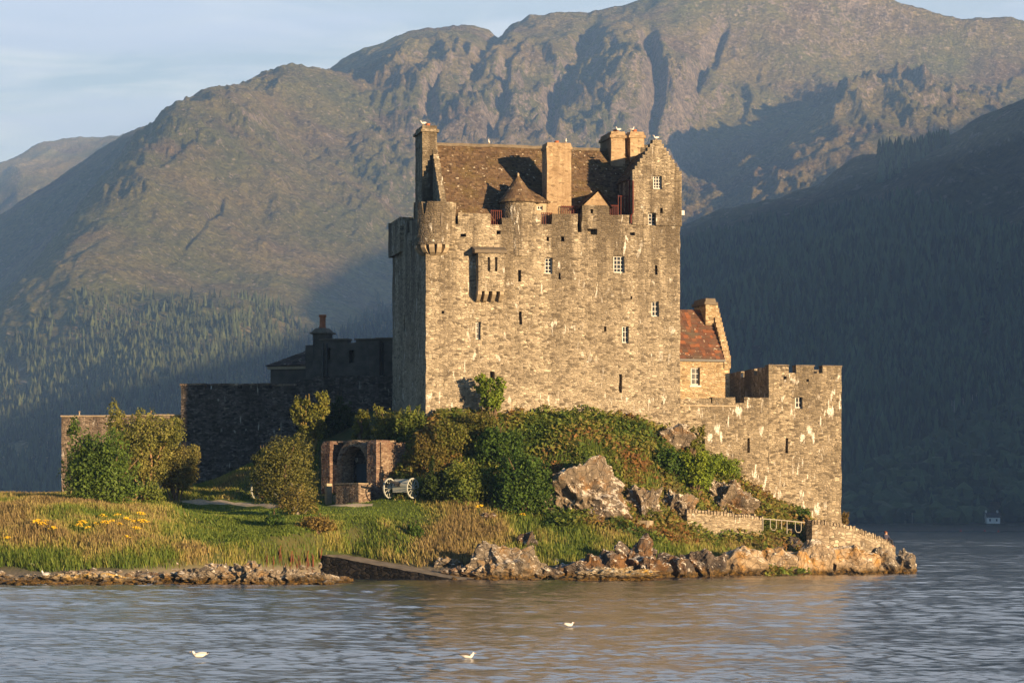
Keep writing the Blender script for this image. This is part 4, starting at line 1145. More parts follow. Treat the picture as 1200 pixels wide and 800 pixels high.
# dormer over the wall head
yd = -0.06
xd0, zd0 = K.loc(682.5, 275, yd); xd1 = K.x(714, yd); zd1 = K.z(698, 240.5, yd); xdm, zda = K.loc(701.5, 223.5, yd)
dm = MB().cells([(xd0, xd1, zd1)], zd0 + 1.0, [hole(K, 693.5, 245, 252.5, 3, yd)], yd, 0.5, 'x', 0.4).box(xd0 + .1, xd1 - .1, 0.56, 2.4, ZP - 1.6, zd1 - .05).build('dormer', M_keep, K.root, 0.03, seed=18)
xg0, xg1 = K.x(684, yd), K.x(713.5, yd)
MB().add([(xg0, yd + .02, zd1), (xg1, yd + .02, zd1), (xdm, yd + .02, zda), (xg0, .4, zd1), (xg1, .4, zd1), (xdm, .4, zda)], [(0, 1, 2), (3, 5, 4), (0, 3, 4, 1), (1, 4, 5, 2), (2, 5, 3, 0)]).build('dormer_gable', M_harl, dm)
tiles('dormer_roof', M_slate, dm, (xg0 - .25, yd - .1, zd1 - .15), (xg0 - .25, 3.2, zd1 - .15), (xdm, yd - .1, zda + .06), (xdm, 4.4, zda + .06), 0.25, 0.3, 0.04, 26)
tiles('dormer_roof', M_slate, dm, (xg1 + .2, yd - .1, zd1 - .15), (xg1 + .2, 3.2, zd1 - .15), (xdm, yd - .1, zda + .06), (xdm, 4.4, zda + .06), 0.25, 0.3, 0.04, 27)
# gabled cap house on the right corner
yc = -0.14
xc0, xc1 = K.x(741, yc), K.x(799, yc)
zc_e = K.z(770, 208, yc); zc_r = K.z(770, 168, yc)
b = MB()
b.cells([(xc0, xc1, zc_e - .59)], ktop(770, 253.5), [hole(K, 770.5, 206, 222, 10.5, yc), hole(K, 764, 249, 264, 9.5, yc), hole(K, 775, 244, 250, 3, yc)], yc, yc + 0.62, 'x')
gb = MB(); um = (xc0 + xc1) / 2; stp = 8; half = 0.32
pr = []
for side in (-1, 1):
    ue = xc0 if side < 0 else xc1
    for k in range(stp):
        p, q = ue + (um + side * half - ue) * k / stp, ue + (um + side * half - ue) * (k + 1) / stp
        pr.append((min(p, q), max(p, q), zc_e + (zc_r - zc_e) * (k + 1) / (stp + 1.0) + .25))
pr.append((um - half, um + half, zc_r + 0.25))
b.cells(pr, zc_e - .59, [hole(K, 770.5, 206, 222, 10.5, yc)], yc, yc + 0.62, 'x', 0.4)
b.bricks(xc0, xc0 + .5, yc + .63, 6.5, ZP - 1.5, zc_e - .1, 0.5).bricks(xc1 - .5, xc1, yc + .63, 6.5, ZP - 1.5, zc_e - .1, 0.5).box(xc0 + .51, xc1 - .51, .66, 6.4, ZP - 1.5, zc_e - .4)
cap_ = b.build('cap_house', M_keep, K.root, 0.03, seed=19)
tiles('cap_house_roof', M_slate, cap_, (xc0 - .1, yc + .63, zc_e - .1), (xc0 - .1, 6.6, zc_e - .1), (um, yc + .63, zc_r - .15), (um, 6.6, zc_r - .15), 0.28, 0.34, 0.05, 28)
tiles('cap_house_roof', M_slate, cap_, (xc1 + .1, yc + .63, zc_e - .1), (xc1 + .1, 6.6, zc_e - .1), (um, yc + .63, zc_r - .15), (um, 6.6, zc_r - .15), 0.28, 0.34, 0.05, 29)
window(K, 770.2, 206.3, 221.6, 9.6, yc + .2, 3, 4)
MB().box(xc1 - .05, xc1 + .22, yc + .05, yc + .5, K.z(798, 252, yc), K.z(798, 246.5, yc)).build('corbel', M_white, cap_, 0.02)
# railings and pipes
def railing(F, px0, px1, py0, py1, y, n, parent):
    b = MB(); x0, x1 = F.x(px0, y), F.x(px1, y); zt, zb = F.z(px0, py0, y), F.z(px0, py1, y)
    for k in range(n):
        x = x0 + (x1 - x0) * k / (n - 1); b.tube([(x, y, zb), (x, y, zt)], 0.03, 5)
    b.tube([(x0, y, zt - .05), (x1, y, zt - .05)], 0.03, 5)
    return b.build('railing', M_iron, parent)
railing(K, 575.5, 587.5, 246, 263, 0.45, 6, K.root)
railing(K, 634.5, 646.5, 249, 263, 0.45, 6, K.root)
railing(K, 658, 677, 241, 252, 0.7, 9, K.root)
railing(K, 715, 724, 240, 253, 0.6, 5, K.root)
railing(K, 724.5, 737, 229, 253, 0.7, 5, K.root)
b = MB()
xp = K.x(739.5, -0.1); b.tube([(xp, -.08, K.z(739, 262, -.08)), (xp, -.08, K.z(739, 252, -.08)), (xp + .12, -.2, K.z(741, 250, -.1)), (xp + .12, -.2, K.z(741, 212, -.2)), (xp - .1, .5, K.z(741, 210, -.2))], 0.055, 7)
b.build('downpipe', M_iron, K.root)
MB().tube([(K.x(737.5, .2), .2, ZP - .5), (K.x(737.5, .2), .2, K.z(737.5, 212, .2))], 0.05, 6).build('downpipe', M_iron, K.root)

# ------------------------------------------------------------------ right-hand house, curtain wall and tower
Hs = Fr(790, 203.2, 16.0, 8.5, 'stone_house')
tag(Hs.root, 'small honey-stone house with russet tiled roof behind the right curtain wall', 'house')
hx1 = Hs.x(855, 0); he_ = Hs.z(820, 420, 0); hr_y = 3.2; hrz = Hs.z(810, 363, hr_y)
b = MB().cells([(-3, hx1, he_)], -4, [hole(Hs, 815, 430.5, 451.5, 11)], 0, .5, 'x').box(-3, hx1 - .5, .56, 6.4, -4, he_ - .3)
hg = MB()
b.bricks(hx1 - .5, hx1, .51, 6.4, -4, he_ - .7, .6)
hw_ = b.build('wall', M_house, Hs.root, 0.02, seed=41)
window(Hs, 814.6, 431, 451, 10, .2, 2, 3)
MB().box(Hs.x(808, 0), Hs.x(821.5, 0), -.06, .1, Hs.z(815, 453.2, 0), Hs.z(815, 451.4, 0)).build('sill', M_white, Hs.root)
tiles('roof', M_red, Hs.root, (-3, -.15, he_ - .02), (hx1 - .42, -.15, he_ - .02), (-3, hr_y, hrz), (hx1 - .42, hr_y, hrz), 0.30, 0.34, 0.05, 42)
tiles('roof', M_red, Hs.root, (-3, 6.55, he_ - .02), (hx1 - .42, 6.55, he_ - .02), (-3, hr_y, hrz), (hx1 - .42, hr_y, hrz), 0.4, 0.5, 0.05, 43)
MB().box(-3, hx1 - .4, -.22, -.12, he_ - .22, he_ - .05).build('gutter', M_black, Hs.root)
b = MB(); crow_gable(b, -.1, 6.5, he_ - .1, hrz + .1, hx1 - .45, hx1 + .06, 11, 'y', .6); b.build('gable', M_house, Hs.root, .015, seed=44)
chimney(Hs, 827, 839, 349, 2.0, 2.6, hrz - 1.2, M_house, 45, 0, 0.13, capmat=M_slab)

CZ = 2.0
Cw = Fr(792, 199.4, 12.9, CZ, 'curtain_wall')
tag(Cw.root, 'right curtain wall with low battlements joining keep to corner tower', 'curtain wall')
xw = lambda px: Cw.x(px, .2); zw = lambda px, py: Cw.z(px, py, .2)
b = MB().cells([(0, xw(833), zw(815, 467)), (xw(833), xw(834.6), zw(833, 472)), (xw(834.6), xw(862), zw(848, 465.5)), (xw(862), xw(872), zw(867, 472.5)), (xw(872), xw(901), zw(887, 465.5))], -3.0,
               [hole(Cw, 877, 513, 530, 2.8, .2), hole(Cw, 824, 514, 530, 3.4, .2)], .2, 1.0, 'x').box(0, xw(901), 1.06, 2.4, -3, zw(850, 478))
b.build('wall', M_grey, Cw.root, .05, seed=51)
MB().bricks(0, xw(862), .12, 1.04, zw(830, 476), zw(830, 474.5), .5).build('string_course', M_dress, Cw.root, .02)
Tw = Fr(901, 199.4 + (Cw.x(901, .2) * Cw.s), 12.9, CZ, 'corner_tower')
tag(Tw.root, 'square corner tower with battlements at the right end of the castle', 'tower')
twx = Tw.x(986, .18); tz = lambda px, py: Tw.z(px, py, .18); TX = lambda px: Tw.x(px, .18)
b = MB().cells([(TX(901), TX(924), tz(912, 429)), (TX(924), TX(933), tz(928, 437)), (TX(933), TX(954), tz(943, 429)), (TX(954), TX(964), tz(959, 437)), (TX(964), twx, tz(975, 429))], -3.5,
               [hole(Tw, 936, 464.5, 478.5, 9, .18), hole(Tw, 922.3, 513, 530.5, 3.2, .18), hole(Tw, 920, 440.5, 444.5, 4, .18), hole(Tw, 946.5, 444, 447, 3, .18)], .18, .95, 'x')
tx0 = TX(901)
b.cells([(.95, 2.9, tz(901, 429)), (2.9, 3.7, tz(901, 437)), (3.7, 6.0, tz(901, 429)), (6.0, 6.9, tz(901, 437)), (6.9, 11, tz(901, 429))], 4.0, [], tx0, tx0 + .75, 'y')
b.cells([(.95, 3, tz(901, 429)), (3, 4, tz(901, 437)), (4, 7, tz(901, 429)), (7, 8, tz(901, 437)), (8, 11, tz(901, 429))], -3.5, [], twx - .75, twx, 'y')
b.cells([(tx0 + .75, twx - .75, tz(901, 437))], 0, [], 10.2, 11, 'x', .8)
b.box(tx0 + .8, twx - .8, 1.0, 10.15, -3.5, tz(901, 445)).box(tx0 + .02, tx0 + .74, 1.0, 10.15, -3.5, 4.0)
b.build('wall', M_grey, Tw.root, .05, seed=53)
window(Tw, 935.8, 465, 478, 8.2, .42, 2, 2)
b = MB()
for a_, c_ in ((901, 924), (933, 954), (964, 986)): b.bricks(TX(a_) - .04, TX(c_) + .04, .12, 1.0, tz(943, 429), tz(943, 427.6), .5)
b.build('coping', M_slab, Tw.root, .02)

# ------------------------------------------------------------------ shaded walls and house on the left
Lw = Fr(212, 216.0, -19.0, 5.0, 'curtain_wall')
tag(Lw.root, 'long dark battlemented wall in shade left of the keep', 'curtain wall')
lx = lambda px: Lw.x(px, 0); lz = lambda px, py: Lw.z(px, py, 0)
pr = []
for a_, c_, t_ in ((212, 240, 451.5), (240, 248, 455.5), (248, 278, 451.5), (278, 284.5, 455.5), (284.5, 315, 451.5), (315, 319, 455.5), (319, 347, 452), (347, 366, 444), (366, 380, 440.5), (380, 392, 443), (392, 418, 440), (418, 424, 443), (424, 461, 440)):
    pr.append((lx(a_), lx(c_), lz((a_ + c_) / 2, t_)))
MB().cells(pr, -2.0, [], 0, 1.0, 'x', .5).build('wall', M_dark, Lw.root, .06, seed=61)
b = MB()
for a_, c_, t_ in ((212, 240, 451.5), (248, 278, 451.5), (284.5, 315, 451.5), (319, 347, 452)):
    z_ = lz((a_ + c_) / 2, t_); b.bricks(lx(a_) - .05, lx(c_) + .05, -.08, 1.08, z_ + .004, z_ + .16, .5)
b.build('coping', M_end, Lw.root, .03)

Ew = Fr(72, 219.0, -14.0, 4.8, 'castle_wall')
tag(Ew.root, 'low brown flat-topped wall catching sun at the far left of the castle', 'castle wall')
ex = lambda px: Ew.x(px, 0); ez_ = lambda px, py: Ew.z(px, py, 0)
MB().cells([(0, ex(130), ez_(100, 488)), (ex(130), ex(213), ez_(170, 487.5))], -2, [], 0, 1.0, 'x', .5).build('wall', M_end, Ew.root, .06, seed=63)
MB().bricks(-.05, ex(213), -.08, 1.08, ez_(140, 487.8) + .01, ez_(140, 486), .6).build('coping', M_dress, Ew.root, .03)
MB().tube([(ex(90), .5, ez_(90, 487)), (ex(90), .5, ez_(90, 482.5))], .05, 6).lathe(ex(90), .5, [(0, ez_(90, 481)), (.14, ez_(90, 482)), (0, ez_(90, 483))], 8).build('post', M_dress, Ew.root)

Cb = Fr(376, 217.0, -19.0, 8.0, 'courtyard_house')
tag(Cb.root, 'grey rendered house in shade with a single terracotta chimney pot', 'house')
cx_ = lambda px, y=0: Cb.x(px, y); cz = lambda px, py, y=0: Cb.z(px, py, y)
pr = [(cx_(376), cx_(408), cz(392, 398.5)), (cx_(408), cx_(417), cz(412, 401.5)), (cx_(417), cx_(441), cz(428, 398)), (cx_(441), cx_(462), cz(450, 397))]
b = MB().cells(pr, -1, [hole(Cb, 412, 410, 425, 6), hole(Cb, 385, 407, 421, 5)], 0, .6, 'x', .6).box(cx_(376), cx_(462), .66, 7, -1, cz(412, 402)).box(cx_(435), cx_(447), -.5, .0, -1, cz(441, 399.5))
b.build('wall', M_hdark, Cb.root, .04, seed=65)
b = MB()
for a_, c_, t_ in ((376, 408, 398.5), (417, 441, 398), (441, 462, 397)): b.box(cx_(a_) - .1, cx_(c_) + .05, -.14, .7, cz((a_ + c_) / 2, t_), cz((a_ + c_) / 2, t_ - 1.6))
b.build('coping', M_slab, Cb.root, .02)
for px in (379, 383.5, 433, 449): MB().tube([(cx_(px), -.06, 0), (cx_(px), -.06, cz(px, 402))], .06, 6).build('downpipe', M_black, Cb.root)
# slated wing on its left
yA = 2.0
xa0, xa1 = cx_(317, yA), cx_(368, yA); za_e = cz(330, 428.5, yA); za_r = cz(350, 404.5, yA + 3)
b = MB().bricks(xa0, xa1, yA, yA + 6, -1, za_e - .02, .8)
b.build('wing_wall', M_hdark, Cb.root, .03, seed=66)
tiles('roof', M_dslate, Cb.root, (xa0 - .3, yA - .3, za_e), (xa1, yA - .3, za_e), (xa0 + 3.4, yA + 3, za_r), (xa1, yA + 3, za_r), .28, .36, .05, 67)
tiles('roof', M_dslate, Cb.root, (xa0 - .3, yA + 6.3, za_e), (xa0 - .3, yA - .3, za_e), (xa0 + 3.4, yA + 3.1, za_r), (xa0 + 3.4, yA + 3, za_r), .28, .36, .05, 68)
MB().box(xa0 - .2, xa1, yA - .18, yA - .01, za_e - .28, za_e - .06).build('eaves_board', M_dress, Cb.root)
b = MB().bricks(cx_(358, 1.0), cx_(376.5, 1.0), 1.0, 2.6, -1, cz(367, 404, 1.0), .8); b.build('wall_pier', M_hdark, Cb.root, .03, seed=69)
xs_, xe_ = cx_(366.5, .6), cx_(381.5, .6)
ch = MB().bricks(xs_, xe_, .6, 2.0, -1, cz(374, 391, .6), .6).build('chimney', M_hdark, Cb.root, .025, seed=70)
MB().bricks(xs_ - .2, xe_ + .2, .4, 2.2, cz(374, 391, .6) + .004, cz(374, 389, .6), .5).frust(xs_ - .1, xe_ + .1, .5, 2.1, cz(374, 389, .6) + .004, cz(374, 384, .6), -.28).build('chimney_cap', M_slab, ch, .02)
zq0, zq1 = cz(374, 385, 1.3), cz(374, 369, 1.3)
MB().lathe((xs_ + xe_) / 2, 1.3, [(.30, zq0), (.24, zq0 + .25), (.24, zq1 - .2), (.30, zq1 - .18), (.30, zq1), (.18, zq1), (.18, zq0)], 14).build('chimney_pot', M_terra, ch)

# ------------------------------------------------------------------ far woods
def forest(name, pts, hts, seed, label, base=(0.042, 0.056, 0.026), sides=6, tiers=3, wide=0.20):
    rs = np.random.RandomState(seed)
    n = len(pts); pts = np.asarray(pts)
    ang = np.linspace(0, 2 * math.pi, sides, endpoint=False)
    V, Fc = [], []
    for t in range(tiers):
        zb_, zt_ = t / tiers * 0.86 + 0.04, min(1.0, (t + 1) / tiers * 0.86 + 0.22)
        rr = wide * (1 - t / tiers * 0.82)
        bse = len(V)
        for k, a in enumerate(ang + t * 0.5):
            V.append((rr * math.cos(a) * (1.15 if k % 2 else 0.8), rr * math.sin(a) * (1.15 if k % 2 else 0.8), zb_ - (0.05 if k % 2 else 0)))
        V.append((0, 0, zt_))
        Fc += [(bse + k, bse + (k + 1) % sides, bse + sides) for k in range(sides)]
    V, Fc = np.array(V), np.array(Fc)
    m_ = len(V)
    rot = rs.uniform(0, 2 * math.pi, n); c, s = np.cos(rot), np.sin(rot)
    wd = rs.uniform(0.75, 1.3, n)
    A = np.empty((n, m_, 3))
    A[:, :, 0] = (V[None, :, 0] * c[:, None] - V[None, :, 1] * s[:, None]) * (hts * wd)[:, None]
    A[:, :, 1] = (V[None, :, 0] * s[:, None] + V[None, :, 1] * c[:, None]) * (hts * wd)[:, None]
    A[:, :, 2] = V[None, :, 2] * hts[:, None]
    A += rs.normal(size=A.shape) * 0.018 * hts[:, None, None]
    A += pts[:, None, :]
    col_ = np.array(base)[None, :] * rs.uniform(0.35, 2.0, (n, 1)) * np.array([1, 1, 1])[None, :] + rs.uniform(0, 0.012, (n, 1)) * np.array([1.2, 0.8, 0.2])
    FF = (Fc[None] + (np.arange(n) * m_)[:, None, None]).reshape(-1, 3)
    o = mesh_np(name, A.reshape(-1, 3), FF, M_needle, col=np.repeat(col_, m_, axis=0))
    return tag(o, label, 'wood', kind='stuff')
M_needle = leafmat('conifer_needles', 0.12, 0.8)

rs = np.random.RandomState(12)
u_, d_ = rs.uniform(-330, 620, 60000), rs.uniform(2050, 3420, 60000)
z_ = mtn_z(u_, d_)
px_, py_ = u_, CY - FOC * (z_ - EYE) / d_
lim = np.interp(px_, [-160, 0, 40, 78, 118, 169, 236, 300, 338, 360, 400, 440, 480, 620], [430, 404, 378, 352, 338, 350, 354, 352, 366, 392, 392, 350, 340, 400])
gap = perlin(u_ / 45, d_ / 130, seed=5)
keep = (py_ > lim + 10 * perlin(u_ / 20, d_ / 60, seed=8)) & (z_ > 2) & (gap > -0.42) & ((py_ > lim + 22) | (rs.rand(60000) < 0.5))
u_, d_, z_ = u_[keep][:20000], d_[keep][:20000], z_[keep][:20000]
forest('conifer_forest', np.c_[(u_ - CX) / FOC * d_, d_, z_ - 0.5], rs.uniform(5, 15, len(u_)) * (0.8 + 0.4 * (perlin(u_ / 60, d_ / 200, seed=9) + 0.5)), 1, 'spruce plantation on the lower slope of the mountain')
# thin scatter higher on the spur and the plantation on the hillside
u_, t_ = rs.uniform(560, 1290, 60000), rs.uniform(0.03, 0.97, 60000)
z_ = hill_z(u_, t_)
ft = 1560 + 12 * np.sin(u_ / 60.0); d_ = ft + (2750 - ft) * t_
py_ = CY - FOC * (z_ - EYE) / d_
lim = np.interp(u_, [560, 700, 780, 850, 900, 950, 1000, 1060, 1130, 1200, 1290], [440, 350, 300, 282, 272, 262, 250, 238, 262, 285, 290])
low = ((u_ > 1000) & (py_ > 560 - (u_ - 1000) * 0.42)) | (py_ > 575)
keep = (py_ > lim + 14 * perlin(u_ / 25, d_ / 80, seed=18)) & ~(low & (rs.rand(60000) < 0.93)) & (perlin(u_ / 30, d_ / 110, seed=15) > -0.5)
ridge_t = (u_ > 1030) & (u_ < 1112) & (t_ > 0.90)
keep |= ridge_t & (rs.rand(60000) < 0.9)
clearing = (u_ > 1148) & (u_ < 1180) & (py_ > 590)
keep &= ~clearing
u_k, d_k, z_k = u_[keep], d_[keep], z_[keep]
forest('conifer_forest', np.c_[(u_k - CX) / FOC * d_k, d_k, z_k - 0.5], rs.uniform(8, 20, len(u_k)), 2, 'dark spruce wood covering the shaded hillside on the right', base=(0.042, 0.064, 0.026))
# broadleaved trees along the foot of the hillside
kb = low & ~clearing & (rs.rand(60000) < 0.55) & (t_ < 0.45)
ub, db, zb = u_[kb], d_[kb], z_[kb]
V, Fc = ICO[2]
n = len(ub); m_ = len(V)
r_ = rs.uniform(2.5, 6.0, n) * (0.6 + 0.8 * rs.rand(n))
A = V[None] * r_[:, None, None] * np.array([1, 1, 0.95]) * rs.uniform(0.65, 1.3, (n, m_, 1)) + np.c_[(ub - CX) / FOC * db, db, zb + r_ * 0.55][:, None, :]
cb_ = np.array([0.06, 0.078, 0.028])[None] * rs.uniform(0.5, 1.5, (n, 1))
tag(mesh_np('broadleaf_wood', A.reshape(-1, 3), (Fc[None] + (np.arange(n) * m_)[:, None, None]).reshape(-1, 3), M_needle, col=np.repeat(cb_, m_, 0)), 'dark broadleaved wood along the far shore', 'wood', kind='stuff')
# row of bare pale trunks at the wood's edge on the hillside
M_bark = plain('pale_bark', (0.30, 0.26, 0.21), 0.9, 0.3, 2.0)
M_brown = plain('brown_bark', (0.14, 0.095, 0.06), 0.9, 0.3, 3.0)
for k in range(24):
    u = 1062 + k * 5.2 + rs.uniform(-2, 2); py = 527 - (u - 1062) * 0.55 + rs.uniform(-4, 4)
    tt = np.linspace(0.03, 0.6, 200); zz_ = hill_z(np.full(200, u), tt); f_ = 1560 + 12 * math.sin(u / 60.0); dd_ = f_ + (2750 - f_) * tt
    pyy = CY - FOC * (zz_ - EYE) / dd_; i = int(np.argmin(np.abs(pyy - py)))
    h = rs.uniform(9, 15)
    o = MB().tube([(0, 0, -.5), (rs.uniform(-.2, .2), 0, h * .5), (rs.uniform(-.4, .4), 0, h)], [.42, .34, .12], 5)
    for q in range(3):
        zq = h * (0.6 + .12 * q); o.tube([(0, 0, zq), (rs.uniform(-1.6, 1.6), rs.uniform(-1, 1), zq + 1.8)], [.1, .04], 4)
    o = o.build('bare_tree', M_bark)
    o.location = ((u - CX) / FOC * dd_[i], dd_[i], zz_[i])
    tag(o, 'thin bare pale trunk in the line at the edge of the hillside wood', 'tree', 'line of bare pale trunks on the hillside')

# ------------------------------------------------------------------ shrubs and trees on the islet
M_leaf = leafmat('shrub_leaves', 0.3, 0.55)
def leaf_quads(pos, nrm, size, rs, long=1.6):
    n = len(pos)
    r = rs.normal(size=(n, 3)); t = np.cross(nrm, r); t /= np.linalg.norm(t, axis=1)[:, None] + 1e-9
    b = np.cross(nrm, t)
    s = size[:, None]
    V = np.empty((n, 4, 3))
    V[:, 0] = pos - t * s * long * .5; V[:, 1] = pos + b * s * .5; V[:, 2] = pos + t * s * long * .5; V[:, 3] = pos - b * s * .5
    V += rs.normal(size=V.shape) * 0.12 * s[:, :, None]
    Fc = np.arange(n * 4).reshape(n, 4)
    return V.reshape(-1, 3), Fc

def foliage(clumps, n, size, cols, seed, shell=0.55, up=0.2):
    """Leaves spread through ellipsoid clumps (x, y, z, rx, ry, rz)."""
    rs = np.random.RandomState(seed)
    C = np.array(clumps, float); vol = C[:, 3] * C[:, 4] + C[:, 3] * C[:, 5]
    k = rs.choice(len(C), n, p=vol / vol.sum())
    d = rs.normal(size=(n, 3)); d /= np.linalg.norm(d, axis=1)[:, None]
    r = 1 - shell * rs.rand(n) ** 1.6
    r *= 1 + 0.42 * perlin(d[:, 0] * 2.2 + k * 3.1, d[:, 1] * 2.2, d[:, 2] * 2.2, seed=seed % 90)
    pos = C[k, :3] + d * r[:, None] * C[k, 3:6]
    nr = d + rs.normal(size=(n, 3)) * 0.75 + np.array([0, 0, up]); nr /= np.linalg.norm(nr, axis=1)[:, None]
    cols = np.array(cols, float)
    ck = rs.rand(len(C)); w = np.clip(ck[k] * 0.6 + rs.rand(n) * 0.4, 0, 0.999) * (len(cols) - 1)
    i = w.astype(int); f = (w - i)[:, None]
    cc = (cols[i] * (1 - f) + cols[np.minimum(i + 1, len(cols) - 1)] * f) * rs.uniform(0.65, 1.4, (n, 1))
    V, Fc = leaf_quads(pos, nr, size * rs.uniform(0.6, 1.4, n), rs)
    return V, Fc, np.repeat(cc, 4, axis=0)

SEEDN = [500]
def shrub(name, label, px, py, wpx, hpx, n, cols, leaf=0.16, k=14, Y=None, depth=0.8, shape='dome', stems=True, cat='shrub', group=None, fan=None, bark=None, lean=0.0, part=None):
    SEEDN[0] += 1; seed = SEEDN[0]; rs = np.random.RandomState(seed)
    k = int(k * (1.5 if shape == 'dome' else 2.0)); n = int(n * 1.6); leaf *= 0.74
    if Y is None: x, y, z = ground_at(px, py)
    else:
        x, y, z = P(px, py, Y)
    s = y / FOC; w, h = wpx * s, hpx * s; dp = w * depth
    root = empty(name, (x, y, z)); tag(root, label, cat, group)
    cl = []
    for q in range(k):
        t = (q + 0.5) / k
        if shape == 'dome':
            zz_ = h * (0.16 + 0.62 * t); R_ = math.sqrt(max(0.05, 1 - (zz_ / h) ** 1.7)) * 0.36
        elif shape == 'fan':
            zz_ = h * (0.3 + 0.58 * t); R_ = 0.20 + 0.27 * t
        else:  # column
            zz_ = h * (0.12 + 0.76 * t); R_ = 0.30 * (1 - 0.6 * t) + 0.05
        a = q * 2.399 + rs.uniform(-.4, .4); rad = R_ * math.sqrt(rs.uniform(0.35, 1))
        cr = rs.uniform(0.16, 0.25) * (1.15 if shape == 'dome' else 0.55)
        cl.append((math.cos(a) * rad * w + lean * zz_, math.sin(a) * rad * dp, zz_, cr * w, cr * dp, min(cr * w, h * 0.25) * rs.uniform(0.8, 1.2)))
    if shape == 'dome': cl.append((0, 0, h * 0.36, w * 0.36, dp * 0.36, h * 0.36))
    for q in range(46 if shape == 'dome' else 26):          # shoots that stand out of the outline
        cx0, cy0, cz0, rx0, ry0, rz0 = cl[rs.randint(len(cl))]
        d = rs.normal(size=3); d[2] = abs(d[2]) + .15; d /= np.linalg.norm(d); e = rs.uniform(.85, 1.35); tr_ = rs.uniform(.035, .07) * min(w, h * 1.2)
        cl.append((cx0 + d[0] * rx0 * e, cy0 + d[1] * ry0 * e, cz0 + d[2] * rz0 * e, tr_, tr_, tr_ * rs.uniform(1.0, 2.2)))
    V, Fc, Cc = foliage(cl, n, leaf, np.array(cols) * np.array((1.38, 1.45, 1.1)), seed)
    V[:, 2] = np.maximum(V[:, 2], -0.1)
    mesh_np('foliage', V, Fc, M_leaf, root, Cc)
    if stems:
        b = MB()
        for (cx0, cy0, cz0, *_r) in cl[::max(1, len(cl) // 12)]:
            p0 = Vector((rs.uniform(-.06, .06) * w, rs.uniform(-.05, .05) * w, -0.2)); p2 = Vector((cx0, cy0, cz0 + 0.1 * h)); p1 = (p0 + p2) / 2 + Vector((rs.uniform(-.06, .06) * w, 0, 0.07 * h))
            r0 = max(0.035, 0.016 * h)
            b.tube([p0, p1, p2], [r0, r0 * .7, r0 * .3], 5)
        b.build('stem', bark or M_brown, root)
    return root
G_dark = [(0.022, 0.045, 0.012), (0.04, 0.07, 0.016), (0.07, 0.10, 0.022)]
G_mid = [(0.045, 0.065, 0.016), (0.08, 0.10, 0.024), (0.13, 0.13, 0.032)]
G_olive = [(0.05, 0.055, 0.018), (0.085, 0.08, 0.026), (0.12, 0.105, 0.035)]
G_willow = [(0.07, 0.08, 0.025), (0.12, 0.115, 0.036), (0.18, 0.15, 0.055)]
G_yel = [(0.06, 0.07, 0.02), (0.10, 0.10, 0.025), (0.14, 0.125, 0.032)]
G_rust = [(0.08, 0.06, 0.022), (0.12, 0.08, 0.03), (0.15, 0.10, 0.036)]
G_lime = [(0.06, 0.09, 0.015), (0.11, 0.145, 0.022), (0.17, 0.19, 0.03)]

shrub('broad_bush', 'big round dark green bush at the left end of the lawn', 116, 593, 92, 86, 10000, [(0.035, 0.06, 0.016), (0.06, 0.09, 0.02), (0.085, 0.115, 0.026)], 0.17, 18, cat='bush')
shrub('willow_bush', 'tall pale olive willow bush with bare forked stems beside the dark bush', 168, 592, 108, 112, 9500, G_willow, 0.15, 26, shape='fan', cat='bush', depth=0.7, bark=plain('tan_bark', (0.30, 0.19, 0.10), 0.9, 0.3, 3.0))
shrub('willow_bush', 'drooping tan-topped willow bush overhanging the lawn', 206, 589, 74, 72, 6000, [(0.075, 0.075, 0.028), (0.12, 0.105, 0.04), (0.16, 0.125, 0.05)], 0.14, 18, shape='fan', cat='bush', depth=0.8)
shrub('broad_bush', 'low green bush under the willow stems', 176, 597, 36, 36, 1500, G_mid, 0.15, 8, cat='bush')
shrub('feathery_bush', 'large dull olive bush left of the memorial', 333, 594, 82, 86, 8500, G_olive, 0.13, 20, cat='bush')
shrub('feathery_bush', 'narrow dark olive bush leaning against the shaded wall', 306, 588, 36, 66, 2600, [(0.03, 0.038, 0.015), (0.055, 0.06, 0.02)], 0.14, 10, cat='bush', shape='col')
shrub('brown_bush', 'small olive-brown bush with pale stems in front of the olive bush', 348, 603, 52, 34, 2300, [(0.075, 0.07, 0.024), (0.11, 0.09, 0.03), (0.14, 0.10, 0.034)], 0.12, 12, cat='bush', bark=M_bark)
shrub('golden_shrub', 'upright golden shrub standing high against the dark curtain wall', 364, 535, 52, 78, 2600, G_yel, 0.16, 16, Y=202.5, shape='fan', bark=plain('olive_bark', (0.22, 0.16, 0.05), 0.9, 0.2, 3.0))
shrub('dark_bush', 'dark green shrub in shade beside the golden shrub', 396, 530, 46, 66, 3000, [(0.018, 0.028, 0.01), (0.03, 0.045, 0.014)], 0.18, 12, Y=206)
shrub('green_shrub', 'pointed yellow-green shrub above the memorial arch', 424, 520, 34, 42, 1700, G_yel, 0.15, 10, Y=199, shape='col')
shrub('green_shrub', 'rounded green shrub above the right memorial pier', 458, 520, 50, 40, 2600, G_yel, 0.15, 12, Y=196.5)
shrub('green_shrub', 'wide dark shrub at the keep corner', 484, 514, 44, 34, 2200, G_mid, 0.15, 12, Y=194.3)
shrub('rust_shrub', 'brownish shrub on the slope right of the gun', 504, 556, 46, 48, 3000, [(0.07, 0.06, 0.02), (0.10, 0.075, 0.025), (0.06, 0.08, 0.02)], 0.14, 14, Y=190.5)
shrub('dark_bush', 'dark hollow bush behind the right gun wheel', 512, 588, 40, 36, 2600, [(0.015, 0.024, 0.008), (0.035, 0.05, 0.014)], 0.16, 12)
shrub('rust_shrub', 'brown and green shrub below the keep corner', 528, 536, 54, 44, 3200, [(0.10, 0.07, 0.025), (0.075, 0.085, 0.02), (0.13, 0.10, 0.03)], 0.14, 14, Y=191)
